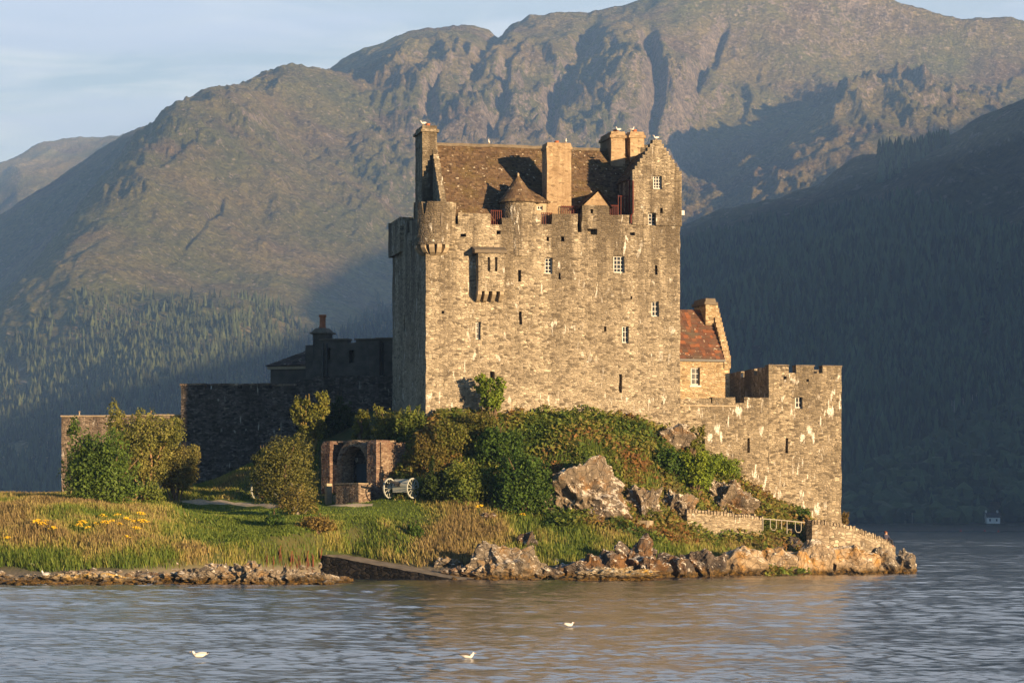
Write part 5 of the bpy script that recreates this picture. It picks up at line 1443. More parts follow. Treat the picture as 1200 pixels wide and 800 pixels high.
shrub('green_shrub', 'mid-green shrub at the foot of the mound left of the rhododendron', 546, 592, 62, 50, 4200, G_mid, 0.15, 14)
shrub('rhododendron', 'glossy dark green rhododendron left of the bare crag', 614, 602, 74, 72, 7500, G_dark, 0.17, 18)
shrub('dark_bush', 'dark green bush between keep and rhododendron', 585, 545, 66, 46, 4200, G_dark, 0.16, 14, Y=190.2)
shrub('green_shrub', 'brownish green shrub under the wall sapling', 560, 515, 60, 34, 3000, [(0.06, 0.075, 0.02), (0.10, 0.085, 0.025), (0.05, 0.07, 0.02)], 0.14, 12, Y=192.3)
shrub('sapling', 'young leafy sapling growing against the keep wall', 577, 497, 46, 62, 1100, G_lime, 0.20, 13, Y=194.2, shape='fan', depth=0.5, cat='tree')
shrub('green_shrub', 'bright bushy hawthorn above the coped wall', 815, 582, 66, 52, 4200, G_lime, 0.16, 16, shape='fan', bark=M_brown)
shrub('dark_bush', 'dark bush at the left of the bright hawthorn', 788, 560, 44, 36, 2400, G_dark, 0.16, 10)
shrub('green_shrub', 'thin yellow-leaved bush against the curtain wall', 812, 537, 36, 40, 700, G_yel, 0.15, 10, Y=197.5, shape='fan', depth=.5)
shrub('green_shrub', 'green bush on the ledge over the white-mottled crag', 846, 560, 54, 24, 1900, G_lime, 0.14, 10)
shrub('dark_bush', 'small dark bush at the foot of the corner tower', 938, 612, 30, 16, 900, G_dark, 0.13, 8)
shrub('rust_shrub', 'little rusty tuft at the tower right edge', 990, 615, 12, 18, 350, G_rust, 0.10, 6, Y=203.5)
shrub('dark_bush', 'dark low bush in the grass in front of the brown bush', 322, 618, 26, 18, 900, G_dark, 0.13, 8)
shrub('rust_shrub', 'russet bracken clump on the bank below the lawn', 372, 622, 50, 18, 1400, G_rust, 0.13, 9)
shrub('dark_bush', 'dark green clump low in the grass bank', 485, 628, 20, 15, 600, G_dark, 0.13, 7)

# ------------------------------------------------------------------ grass and undergrowth
rs = np.random.RandomState(77)
N = 840000
gx_ = rs.uniform(-46, 31, N); gy_ = rs.uniform(158, 216, N)
gx_[:45000] = rs.uniform(-17.5, -10.5, 45000); gy_[:45000] = rs.uniform(166, 182, 45000)
gz_ = ground_z(gx_, gy_)
sx_, sy_ = proj(gx_, gy_, gz_)
lw_ = lawn_at(gx_, gy_)
d1 = perlin(gx_ / 2.5, gy_ / 3.5, seed=3); d2 = fbm(gx_ / 7, gy_ / 9, oct=3, seed=4); d3 = perlin(gx_ / 0.9, gy_ / 0.9, seed=6)
on_mound = (sx_ > 500) & (sy_ < 575)
keep = (gz_ > 0.75 + 0.35 * d1) & (sx_ > -240) & (sx_ < 1065) & (lw_ < 0.3 + 0.5 * rs.rand(N)) & (rs.rand(N) < 0.75 + 0.5 * d1)
keep &= ~((sx_ > 640) & (sx_ < 880) & (sy_ > 532) & (sy_ < 604) & (d1 < -0.15)) & ~((sx_ > 374) & (sx_ < 462) & (sy_ < 592))
keep &= ~((sx_ > 380) & (sx_ < 535) & (np.abs(sy_ - (650 + (sx_ - 380) * 0.185)) < 6))
gx_, gy_, gz_, sx_, sy_, d1, d2, d3, on_mound = (a[keep] for a in (gx_, gy_, gz_, sx_, sy_, d1, d2, d3, on_mound))
n = len(gx_)
sj = sx_ + 45 * d1 + 40 * d2 + rs.normal(size=n) * 10; sk = sy_ + 6 * d1 + 5 * d2 + rs.normal(size=n) * 2      # ragged edges between kinds of grass
hgt = rs.uniform(0.16, 0.50, n) * (1 + 0.45 * d1) * np.where(sj < 230, 1.15, 1.0) * np.where((sj > 190) & (sj < 520) & (sk < 640), 0.5, 1.0)
straw = np.clip(0.34 + 0.9 * d2 + 0.5 * d1 + 0.25 * d3 + np.where((sj > 470) & (sj < 640) & (sk > 580) & (sk < 640), 0.25, 0) + np.where((sj < 220) & (sk < 640), 0.28, 0) - np.where((sj < 220) & (sk > 648), 0.3, 0) - np.where(on_mound, 0.25, 0) - np.where((sj > 190) & (sj < 460) & (sk > 590), 0.34, 0), 0, 1) + rs.uniform(-0.25, 0.25, n)
gr = np.array([(0.085, 0.13, 0.02), (0.16, 0.19, 0.034), (0.26, 0.235, 0.065), (0.31, 0.24, 0.09), (0.18, 0.13, 0.06)])
w = np.clip(straw, 0, 0.999) * 4; i = w.astype(int); f = (w - i)[:, None]
cc = (gr[i] * (1 - f) + gr[i + 1] * f) * rs.uniform(0.65, 1.4, (n, 1))
a = rs.uniform(0, 2 * math.pi, n); wd = rs.uniform(0.018, 0.042, n)
bx = rs.normal(size=n) * 0.22 * hgt - 0.05; by = rs.normal(size=n) * 0.22 * hgt
V = np.empty((n, 4, 3))
V[:, 0] = np.c_[gx_ - np.cos(a) * wd, gy_ - np.sin(a) * wd, gz_ - 0.03]; V[:, 1] = np.c_[gx_ + np.cos(a) * wd, gy_ + np.sin(a) * wd, gz_ - 0.03]
V[:, 2] = np.c_[gx_ + bx + np.cos(a) * wd * .3, gy_ + by + np.sin(a) * wd * .3, gz_ + hgt]; V[:, 3] = np.c_[gx_ + bx - np.cos(a) * wd * .3, gy_ + by - np.sin(a) * wd * .3, gz_ + hgt]
tag(mesh_np('rough_grass', V.reshape(-1, 3), np.arange(4 * n).reshape(n, 4), M_leaf, col=np.repeat(cc, 4, 0)), 'rough green and straw coloured grass on the banks', 'grass', kind='stuff')

# short turf on the lawn
N = 120000
gx_ = rs.uniform(-26, -2, N); gy_ = rs.uniform(176, 244, N); lw_ = lawn_at(gx_, gy_)
k = lw_ > 0.35; gx_, gy_ = gx_[k], gy_[k]; gz_ = ground_z(gx_, gy_); n = len(gx_)
pth = np.array(fine); pd = np.min(np.hypot(gx_[:, None] - pth[None, ::3, 0], gy_[:, None] - pth[None, ::3, 1]), axis=1)
k = pd > 0.95; gx_, gy_, gz_ = gx_[k], gy_[k], gz_[k]; n = len(gx_)
hgt = rs.uniform(0.04, 0.12, n); a = rs.uniform(0, 6.28, n); wd = rs.uniform(0.02, 0.05, n)
V = np.empty((n, 3, 3)); V[:, 0] = np.c_[gx_ - np.cos(a) * wd, gy_ - np.sin(a) * wd, gz_ - .02]; V[:, 1] = np.c_[gx_ + np.cos(a) * wd, gy_ + np.sin(a) * wd, gz_ - .02]; V[:, 2] = np.c_[gx_ + rs.normal(size=n) * .03, gy_ + rs.normal(size=n) * .03, gz_ + hgt]
cc = np.array([0.10, 0.155, 0.022])[None] * rs.uniform(0.6, 1.4, (n, 1)) + np.array([0.06, 0.03, 0.01])[None] * rs.rand(n, 1) * (0.5 + 0.5 * perlin(gx_ / 4, gy_ / 6, seed=2))[:, None]
tag(mesh_np('mown_grass', V.reshape(-1, 3), np.arange(3 * n).reshape(n, 3), M_leaf, col=np.repeat(cc, 3, 0)), 'short mown grass of the lawn', 'grass', kind='stuff')

# leafy undergrowth over the mound
N = 90000
gx_ = rs.uniform(-13, 24, N); gy_ = rs.uniform(183, 203.5, N); gz_ = ground_z(gx_, gy_); sx_, sy_ = proj(gx_, gy_, gz_)
d1 = perlin(gx_ / 1.6, gy_ / 1.6, seed=13); d2 = fbm(gx_ / 4.5, gy_ / 4.5, oct=3, seed=14)
mnd = ((sx_ > 455) & (sx_ < 905) & (sy_ < 586 + (sx_ - 500) * 0.03) & (sy_ > 484)) | ((sx_ > 640) & (sx_ < 920) & (sy_ > 600) & (sy_ < 642)) | ((sx_ > 895) & (sx_ < 950) & (sy_ > 560))
bare = (sx_ > 636) & (sx_ < 875) & (sy_ > 528) & (sy_ < 600)
k = mnd & ~(bare & (d1 < -0.12) & (rs.rand(N) < 0.7)) & (rs.rand(N) < 0.75 + 0.6 * d1)
gx_, gy_, gz_, sx_, sy_, d1, d2 = (a[k] for a in (gx_, gy_, gz_, sx_, sy_, d1, d2)); n = len(gx_)
h_ = rs.rand(n) * (0.55 + 0.5 * np.clip(d1 + 0.3, 0, 1.2))
nr = np.c_[rs.normal(size=n) * .6, rs.normal(size=n) * .6 - .5, np.abs(rs.normal(size=n)) + .3]; nr /= np.linalg.norm(nr, axis=1)[:, None]
V, Fc = leaf_quads(np.c_[gx_, gy_, gz_ + h_], nr, rs.uniform(0.10, 0.24, n), rs, 1.8)
w = np.clip(0.45 + 0.9 * d2 + rs.uniform(-.3, .3, n) + np.where(sx_ > 730, .22, 0) - np.where(sy_ > 600, .15, 0), 0, .999) * 4
pal = np.array([(0.05, 0.085, 0.016), (0.10, 0.14, 0.024), (0.16, 0.175, 0.032), (0.20, 0.16, 0.045), (0.20, 0.105, 0.035)]); i = w.astype(int); f = (w - i)[:, None]
cc = (pal[i] * (1 - f) + pal[i + 1] * f) * rs.uniform(.65, 1.4, (n, 1))
tag(mesh_np('undergrowth', V, Fc, M_leaf, col=np.repeat(cc, 4, 0)), 'nettles, bracken and weeds covering the castle mound', 'undergrowth', kind='stuff')

# ragwort and docks in the left bank
M_yellow = plain('ragwort_yellow', (0.72, 0.46, 0.02), 0.7, 0.12, 8.0)
M_stem = plain('weed_stem', (0.10, 0.11, 0.03), 0.8, 0.2, 5.0)
M_dock = plain('dock_rust', (0.13, 0.045, 0.025), 0.85, 0.25, 6.0)
def ragwort():
    st = MB(); fl = MB()
    r_ = random.Random(4)
    for q in range(6):
        x, y = r_.uniform(-.22, .22), r_.uniform(-.22, .22); h = r_.uniform(.62, .95)
        st.tube([(x * .2, y * .2, -.1), (x * .7, y * .7, h * .6), (x, y, h)], .012, 4)
        for p in range(5):
            dx, dy = r_.uniform(-.13, .13), r_.uniform(-.13, .13); zz_ = h + r_.uniform(-.06, .06); r = r_.uniform(.045, .075)
            fl.lathe(x + dx, y + dy, [(0, zz_ + .03), (r, zz_ + .012), (r * .9, zz_ - .012), (0, zz_ - .03)], 7)
    root = st.build('ragwort', M_stem); fl.build('flower_head', M_yellow, root)
    return root
RW = [(113, 618), (122, 620), (131, 617), (140, 619), (148, 616), (156, 618), (163, 615), (168, 619), (120, 611), (137, 609), (152, 610), (165, 609), (92, 622), (103, 623), (97, 620), (45, 617), (52, 616), (41, 620), (50, 621), (148, 635), (8, 635), (62, 627), (160, 625), (612, 607), (562, 601)]
proto = None
for k, (px, py) in enumerate(RW):
    x, y, z = ground_at(px, py + 3)
    o = ragwort() if proto is None else copy_tree(proto)
    proto = proto or o
    o.location = (x, y, z); o.rotation_euler = (0, 0, k * 1.7); s_ = 0.6 + 0.35 * ((k * 37) % 10) / 10; o.scale = (s_, s_, s_)
    tag(o, 'yellow-flowered ragwort plant in the rough grass of the bank', 'wildflower', 'ragwort plants in the grass')
def dock():
    st = MB(); r_ = random.Random(9)
    for q in range(3):
        x, y = r_.uniform(-.15, .15), r_.uniform(-.1, .1); h = r_.uniform(.8, 1.15)
        st.tube([(x * .3, y * .3, -.1), (x, y, h)], .012, 4)
        for p in range(9):
            zz_ = h * (.45 + .06 * p); r = .032 * (1 - p / 14)
            st.lathe(x * (.4 + .06 * p), y, [(0, zz_ + .06), (r, zz_ + .02), (r, zz_ - .02), (0, zz_ - .05)], 5)
    return st.build('dock', M_dock)
proto = None
for k, (px, py) in enumerate([(312, 664), (320, 668), (330, 665), (340, 668), (343, 664), (352, 668), (359, 665), (361, 669), (368, 666), (375, 662), (334, 672), (349, 672), (327, 660), (366, 672)]):
    x, y, z = ground_at(px, py + 2)
    o = dock() if proto is None else proto.copy()
    if proto is not None: link(o)
    proto = proto or o
    o.location = (x, y, z); o.rotation_euler = (0, 0, k * 2.1); s_ = 0.75 + 0.5 * ((k * 53) % 10) / 10; o.scale = (s_, s_, s_)
    tag(o, 'rust red dock stem left of the slipway wall', 'wildflower', 'docks beside the slipway')

# ------------------------------------------------------------------ memorial, gun, slipway, low walls
Mm = Fr(376.5, 194.5, -43.0, 4.6, 'war_memorial')
mgz = float(ground_z(Mm.ox, Mm.oy)); Mm.root.location.z = Mm.z0
tag(Mm.root, 'arched stone and red sandstone war memorial set into the bank', 'memorial')
mx = lambda px, y=0: Mm.x(px, y); mz = lambda px, py, y=0: Mm.z(px, py, y)
zt = mz(405, 517); yb = 1.5
xL0, xL1 = mx(376.5), mx(386.5); xR0, xR1 = mx(430), mx(441)
for (a_, c_) in ((xL0, xL1), (xR0, xR1)):
    MB().bricks(a_, c_, 0, yb - .01, -1.5, zt - .25, .35).frust(a_, c_, 0, yb - .01, zt - .249, zt + .05, -.12).build('pier', M_brick, Mm.root, .03, seed=81)
MB().bricks(xR1 + .004, xR1 + .12, .35, yb + 1.2, -1.5, zt - .1, .35).build('side_wall', M_mem, Mm.root, .03, seed=82)
# arch wall: two jambs and voussoirs round the opening
yA_ = 0.3
xa, xb_ = mx(400, yA_), mx(429.5, yA_); xm = (xa + xb_) / 2; ra = (xb_ - xa) / 2; zs = mz(414, 544, yA_); z_sill = mz(414, 566, yA_)
b = MB().bricks(xL1 + .003, xa - .004, yA_, yb, -1.5, zs, .3).bricks(xb_ + .004, xR0 - .003, yA_, yb, -1.5, zs, .3)
nv_ = 17
for k in range(nv_):
    a0, a1 = math.pi * k / nv_ + .012, math.pi * (k + 1) / nv_ - .012
    r0, r1 = ra, ra + .42
    V = [(xm - math.cos(a) * r, y, zs + math.sin(a) * r) for y in (yA_ - .03, yb) for a in (a0, a1) for r in (r0, r1)]
    b.add(V, [(0, 2, 3, 1), (4, 5, 7, 6), (0, 1, 5, 4), (2, 6, 7, 3), (0, 4, 6, 2), (1, 3, 7, 5)])
b.build('arch', M_mem, Mm.root, .02, seed=83)
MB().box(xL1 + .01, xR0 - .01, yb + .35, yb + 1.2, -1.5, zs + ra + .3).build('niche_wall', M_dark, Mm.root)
MB().bricks(xL1, xR0, yA_ + .45, yb + 1.3, zs + ra + .30, zs + ra + .42, .3).build('top_course', M_mem, Mm.root, .04)
M_plq = plain('blue_grey_bronze', (0.055, 0.075, 0.10), 0.45, 0.15, 2.0, 0.4)
pq = MB().box(xa + .05, xb_ - .05, yb + .22, yb + .345, z_sill + .02, mz(414, 543.5, yb + .2)).build('name_panel', M_plq, Mm.root)
b = MB()
pw = (xb_ - xa - .3) / 4; ph = mz(414, 543.5, yb + .2) - z_sill
for k in range(4):
    for q in range(11): b.box(xa + .18 + k * pw, xa + .18 + k * pw + pw * .72, yb + .212, yb + .218, z_sill + .12 + q * ph / 12.5, z_sill + .12 + q * ph / 12.5 + .03)
b.build('lettering', plain('worn_letter_grey', (0.10, 0.12, 0.14), 0.6, 0.1), pq)
def shield(px, py, s, mat, nm):
    x, z = mx(px, yb + .3), mz(px, py, yb + .3)
    o = MB(); P_ = [(-.5, .5), (.5, .5), (.5, 0), (.3, -.4), (0, -.65), (-.3, -.4), (-.5, 0)]
    o.add([(x + u * s, yb + .28, z + v * s) for u, v in P_] + [(x + u * s, yb + .345, z + v * s) for u, v in P_], [tuple(range(6, -1, -1)), tuple(range(7, 14))] + [(k, (k + 1) % 7, 7 + (k + 1) % 7, 7 + k) for k in range(7)])
    return o.build(nm, mat, Mm.root)
shield(413.5, 533, .30, M_slab, 'crest')
sh = shield(417.5, 538.5, .26, M_white, 'crest')
MB().box(mx(417.5, yb + .3) - .02, mx(417.5, yb + .3) + .02, yb + .268, yb + .276, mz(417, 540.5, yb + .3), mz(417, 536.5, yb + .3)).box(mx(417.5, yb + .3) - .09, mx(417.5, yb + .3) + .09, yb + .262, yb + .267, mz(417, 538.6, yb + .3), mz(417, 537.8, yb + .3)).build('emblem', M_plq, sh)
yl = -2.0
MB().bricks(mx(393.5, yl), mx(420, yl), yl, yl + 1.2, -1.5, mz(405, 567, yl), .35).build('low_wall', M_mem, Mm.root, .035, seed=84)
MB().box(mx(393.5, yl) - .05, mx(420, yl) + .05, yl - .05, yl + 1.25, mz(405, 567, yl) + .003, mz(405, 566, yl)).build('coping', M_dress, Mm.root, .02)
MB().bricks(mx(380.5, yl + .5), mx(383, yl + .5), yl + .5, yl + 1.0, -1.5, mz(381, 566, yl + .5), .3).bricks(mx(380.5, yl + .5), mx(393, yl + .5), yl + 1.3, yl + 1.5, -1.5, mz(381, 580, yl + .5), .3).build('post', M_dress, Mm.root, .02)
x_, y_, z_g = Mm.ox, Mm.oy, mgz

M_gun = plain('gun_grey_paint', (0.34, 0.35, 0.31), 0.55, 0.10, 3.0, 0.3)
def field_gun():
    root = bpy.data.objects.new('field_gun', None); link(root)
    R_ = 0.70; hw = 0.98
    for s in (-1, 1):
        b = MB()
        n = 28
        for k in range(n):
            a0, a1 = 2 * math.pi * k / n, 2 * math.pi * (k + 1) / n
            V = [(x, r * math.cos(a), R_ + r * math.sin(a)) for a in (a0, a1) for r in (R_, R_ - .085) for x in (s * hw - .045, s * hw + .045)]
            b.add(V, [(0, 1, 5, 4), (2, 6, 7, 3), (0, 4, 6, 2), (1, 3, 7, 5)])
        w = b.build('wheel', M_gun, root)
        sp = MB()
        for k in range(12):
            a = 2 * math.pi * k / 12; sp.tube([(s * hw, .1 * math.cos(a), R_ + .1 * math.sin(a)), (s * hw, (R_ - .06) * math.cos(a), R_ + (R_ - .06) * math.sin(a))], .026, 5)
        sp.build('spokes', M_gun, w)
        hb = MB().tube([(s * (hw - .14), 0, R_), (s * (hw + .12), 0, R_)], .11, 10); hb.build('hub', M_gun, w)
    MB().tube([(-hw, 0, R_), (hw, 0, R_)], .05, 8).build('axle', M_gun, root)
    # shield: bent plate with a gap for the barrel
    b = MB()
    b.add([(-.62, -.12, .42), (.62, -.12, .42), (.62, -.16, .95), (-.62, -.16, .95), (.56, .02, 1.32), (-.56, .02, 1.32),
           (-.62, -.09, .42), (.62, -.09, .42), (.62, -.13, .95), (-.62, -.13, .95), (.56, .05, 1.32), (-.56, .05, 1.32)],
          [(0, 1, 2, 3), (3, 2, 4, 5), (7, 6, 9, 8), (8, 9, 11, 10), (0, 6, 7, 1), (1, 7, 8, 2), (2, 8, 10, 4), (4, 10, 11, 5), (5, 11, 9, 3), (3, 9, 6, 0)])
    b.build('shield', M_gun, root)
    MB().tube([(-.02, .5, .95), (-.04, -.2, 1.02), (-.10, -1.35, 1.18)], [.11, .10, .075], 10).tube([(0, .3, .78), (-.06, -.7, .92)], .07, 8).build('barrel', M_black, root)
    MB().tube([(-.12, .1, R_ - .05), (0, 2.3, .12)], .07, 6).tube([(.12, .1, R_ - .05), (0, 2.3, .12)], .07, 6).build('trail', M_gun, root)
    return root
g1 = field_gun(); gp = ground_at(470, 585)
g1.location = (gp[0], gp[1], gp[2] + .03); g1.rotation_euler = (0, 0, R(-34))
tag(g1, 'pale grey field gun with spoked wheels right of the memorial', 'field gun', 'field guns beside the memorial')
g2 = copy_tree(g1); gp = ground_at(314, 586)
g2.location = (gp[0], gp[1], gp[2] + .03); g2.rotation_euler = (0, 0, R(-24))
tag(g2, 'grey field gun mostly hidden behind the olive bush', 'field gun', 'field guns beside the memorial')

# slipway ramp
A_, B_ = np.array(P(378, 650, 175.5)), np.array(P(536, 679, 170.2))
dirv = (B_ - A_)[:2]; dirv /= np.linalg.norm(dirv); nb = np.array([-dirv[1], dirv[0]])
if nb[1] < 0: nb = -nb
nS = 26; V = []
for k in range(nS + 1):
    t = k / nS; p = A_ + (B_ - A_) * t
    q = p[:2] + nb * 2.4
    for (xy, z) in ((p[:2], p[2]), (p[:2] + nb * .35, p[2] + .05), (q, p[2] + .02), (q, -1.5), (p[:2] - nb * 0.1, -1.5)):
        V.append((xy[0] - A_[0], xy[1] - A_[1], z))
V = jit(V, .05, 1.2, 4); Fs, Ft = [], []
for k in range(nS):
    a, c = k * 5, (k + 1) * 5
    Fs += [(a + 4, c + 4, c, a), (a + 2, c + 2, c + 3, a + 3)]; Ft += [(a, c, c + 1, a + 1), (a + 1, c + 1, c + 2, a + 2)]
Fs += [(0, 1, 2, 3), (0, 3, 4, 4), (nS * 5, nS * 5 + 4, nS * 5 + 3, nS * 5 + 2)]
Fs = [f for f in Fs if len(set(f)) == len(f)] + [(0, 3, 4)]
root = empty('slipway', (A_[0], A_[1], 0)); tag(root, 'stone slipway with dark wet wall sloping down into the loch', 'slipway')
def sub(Fc, name, mat):
    b = MB(); b.add(V, Fc); return b.build(name, mat, root)
sub(Fs, 'side_wall', M_slip)
sub(Ft, 'ramp_surface', plain('worn_ramp_stone', (0.17, 0.14, 0.10), 0.95, 0.35, 1.5))

def run_wall(name, label, cat, pts, thick, zb, mat, cope=None, seed=1, step=.35, rough=.06):
    """Wall along ground points (x, y, ztop); its coping stones are one part."""
    pts = [np.array(p, float) for p in pts]
    o0 = pts[0]; root = empty(name, (o0[0], o0[1], zb)); tag(root, label, cat)
    L = [0]
    for p, q in zip(pts[:-1], pts[1:]): L.append(L[-1] + np.linalg.norm((q - p)[:2]))
    ss = np.arange(0, L[-1] + step * .5, step)
    C_ = np.array([[np.interp(s, L, [p[k] for p in pts]) for k in range(3)] for s in ss])
    T = np.gradient(C_[:, :2], axis=0); T /= np.linalg.norm(T, axis=1)[:, None]; Nn = np.c_[-T[:, 1], T[:, 0]]
    V = []; nz = 8
    for c, nn in zip(C_, Nn):
        for k in range(nz + 1):
            z = zb + (c[2] - zb) * k / nz; batter = -0.10 * (c[2] - z)
            V.append((c[0] + nn[0] * batter - o0[0], c[1] + nn[1] * batter - o0[1], z - zb))
        V.append((c[0] + nn[0] * thick - o0[0], c[1] + nn[1] * thick - o0[1], c[2] - zb)); V.append((c[0] + nn[0] * thick - o0[0], c[1] + nn[1] * thick - o0[1], 0))
    w = nz + 3; Fc = [tuple(f) for f in grid_faces(len(C_), w)]
    e = (len(C_) - 1) * w
    Fc += [tuple(range(w - 1, -1, -1)), tuple(e + k for k in range(w))]
    b = MB(); b.add(V, [f[::1] for f in Fc]); b.build('wall', mat, root, rough, seed=seed, f=1.6)
    if cope:
        rs = np.random.RandomState(seed); b = MB(); s = 0.0
        while s < L[-1]:
            wd = rs.uniform(.16, .30); c = [np.interp(s, L, [p[k] for p in pts]) for k in range(3)]
            i = min(int(s / step), len(T) - 1); t, nn = T[i], Nn[i]; h = rs.uniform(.16, .34)
            q = []
            for zz_ in (-.03, h):
                for al, ac in ((0, -.04), (wd * .72, -.04), (wd * .72, thick + .04), (0, thick + .04)):
                    q.append((c[0] + t[0] * al + nn[0] * ac - o0[0], c[1] + t[1] * al + nn[1] * ac - o0[1], c[2] - zb + zz_ + (rs.uniform(-.05, .05) if zz_ > 0 else 0)))
            b.add(q, [(0, 3, 2, 1), (4, 5, 6, 7), (0, 1, 5, 4), (1, 2, 6, 5), (2, 3, 7, 6), (3, 0, 4, 7)]); s += wd
        b.build('coping', cope, root, .03)
    return root
run_wall('coped_wall', 'low stone wall with upright coping stones below the hawthorn', 'low wall', [P(805, 600, 189.5), P(850, 604, 190.8), P(894, 609, 192.5)], .5, 1.2, M_grey, M_sea, 91)
run_wall('sea_wall', 'curved battered rubble sea wall running out to the point', 'sea wall', [P(947, 613.5, 194.6), P(975, 615, 195.0), P(1000, 621, 195.6), P(1025, 631, 197.2), P(1040, 638, 199.2), P(1048.5, 646, 202.0), P(1048, 644, 207.5)], .6, -.3, M_sea, M_sea, 92, .3, .09)
# grit fill behind the sea wall
# handrail between the two low walls
b = MB()
r0, r1 = np.array(P(894, 607.5, 192.4)), np.array(P(948, 612.5, 194.4)); o0 = r0.copy()
pt = lambda t, dz=0: tuple((r0 + (r1 - r0) * t - o0) + np.array([0, 0, dz]))
hr = empty('handrail', tuple(o0)); tag(hr, 'pale metal handrail with looped bars between the two low walls', 'handrail')
MB().tube([pt(0), pt(.5, .02), pt(1)], .04, 6).build('top_rail', M_rail, hr)
for t in (.0, .52, .97): MB().tube([pt(t, -.9), pt(t)], .035, 6).build('post', M_rail, hr)
for t in (.16, .70):
    w = .13
    MB().tube([pt(t, -.02), pt(t, -.55), pt(t + w * .25, -.72), pt(t + w * .75, -.72), pt(t + w, -.55), pt(t + w, -.02)], .03, 6).build('loop', M_rail, hr)
MB().tube([pt(.40, -.6), pt(.40, -.02)], .03, 6).build('post', M_rail, hr)
gx0, gy0, gz0 = P(948, 627, 194.3)
tag(MB().box(-.2, .2, -.2, .3, -1.0, 1.05).build('gate_pier', M_slip), 'dark narrow gate pier at the start of the sea wall', 'gate pier'); bpy.data.objects['gate_pier'].location = (gx0, gy0, gz0)
def at(o, px, py, Y=None, yaw=0.0, dz=0.0):
    p = ground_at(px, py) if Y is None else P(px, py, Y)
    o.location = (p[0], p[1], p[2] + dz); o.rotation_euler = (0, 0, R(yaw)); return o
b = MB().bricks(-.48, .48, -.3, .3, .32, .62, .2).bricks(-.42, -.2, -.24, .24, -.3, .318, .2).bricks(.2, .42, -.24, .24, -.3, .318, .2)
tag(at(b.build('stone_bench', M_slab, None, .03), 928.5, 630, yaw=10), 'grey stone bench slab on two blocks below the handrail', 'bench')
b = MB().bricks(-.55, .55, -.4, .4, -.3, .52, .25)
tag(at(b.build('stone_block', M_dress, None, .07, f=2.0), 755, 619, yaw=-20), 'pale squared stone block lying on the grass bank', 'stone block')
b = MB()
for k in range(22): b.bricks(-4.5 + k * .42, -4.5 + k * .42 + .38, -.3 + .1 * math.sin(k), .3, -.4, .35 + .15 * math.sin(k * 2.3), .3)
tag(at(b.build('dry_stone_dyke', M_dark, None, .08, f=1.7), 36, 586, yaw=3), 'low dark dry stone dyke behind the grass at the far left', 'dyke')

# ------------------------------------------------------------------ gulls and the person
def skin(name, pts, edges, rad, mat, parent=None, sub=2, flat=None, colfn=None):
    me = bpy.data.meshes.new(name); me.from_pydata(pts, edges, []); o = bpy.data.objects.new(name, me); link(o)
    o.modifiers.new('s', 'SKIN').use_smooth_shade = True
    for k, r in enumerate(rad):
        me.skin_vertices[0].data[k].radius = (r, r) if not isinstance(r, tuple) else r
    me.skin_vertices[0].data[0].use_root = True
    ss = o.modifiers.new('d', 'SUBSURF'); ss.levels = sub; ss.render_levels = sub
    dg = bpy.context.evaluated_depsgraph_get(); dg.update()
    m2 = bpy.data.meshes.new_from_object(o.evaluated_get(dg))
    m2.name = name
    bpy.data.objects.remove(o); bpy.data.meshes.remove(me)
    m2.materials.clear(); m2.materials.append(mat)
    if colfn:
        at_ = m2.color_attributes.new('Col', 'FLOAT_COLOR', 'POINT')
        for i, v in enumerate(m2.vertices): at_.data[i].color = (*colfn(v.co), 1)
    return link(bpy.data.objects.new(name, m2), parent)
M_feath, nt, out = new_mat('gull_feathers'); finish(nt, out, nd(nt, 'ShaderNodeAttribute', {'attribute_name': 'Col'}).outputs['Color'], .8)
M_wing = plain('gull_wing_grey', (0.38, 0.38, 0.38), .8, .1, 20.0); M_wdark = plain('gull_wing_brown', (0.12, 0.10, 0.085), .8, .3, 20.0)
M_bill = plain('gull_bill', (0.55, 0.33, 0.05), .6, .1, 20.0)
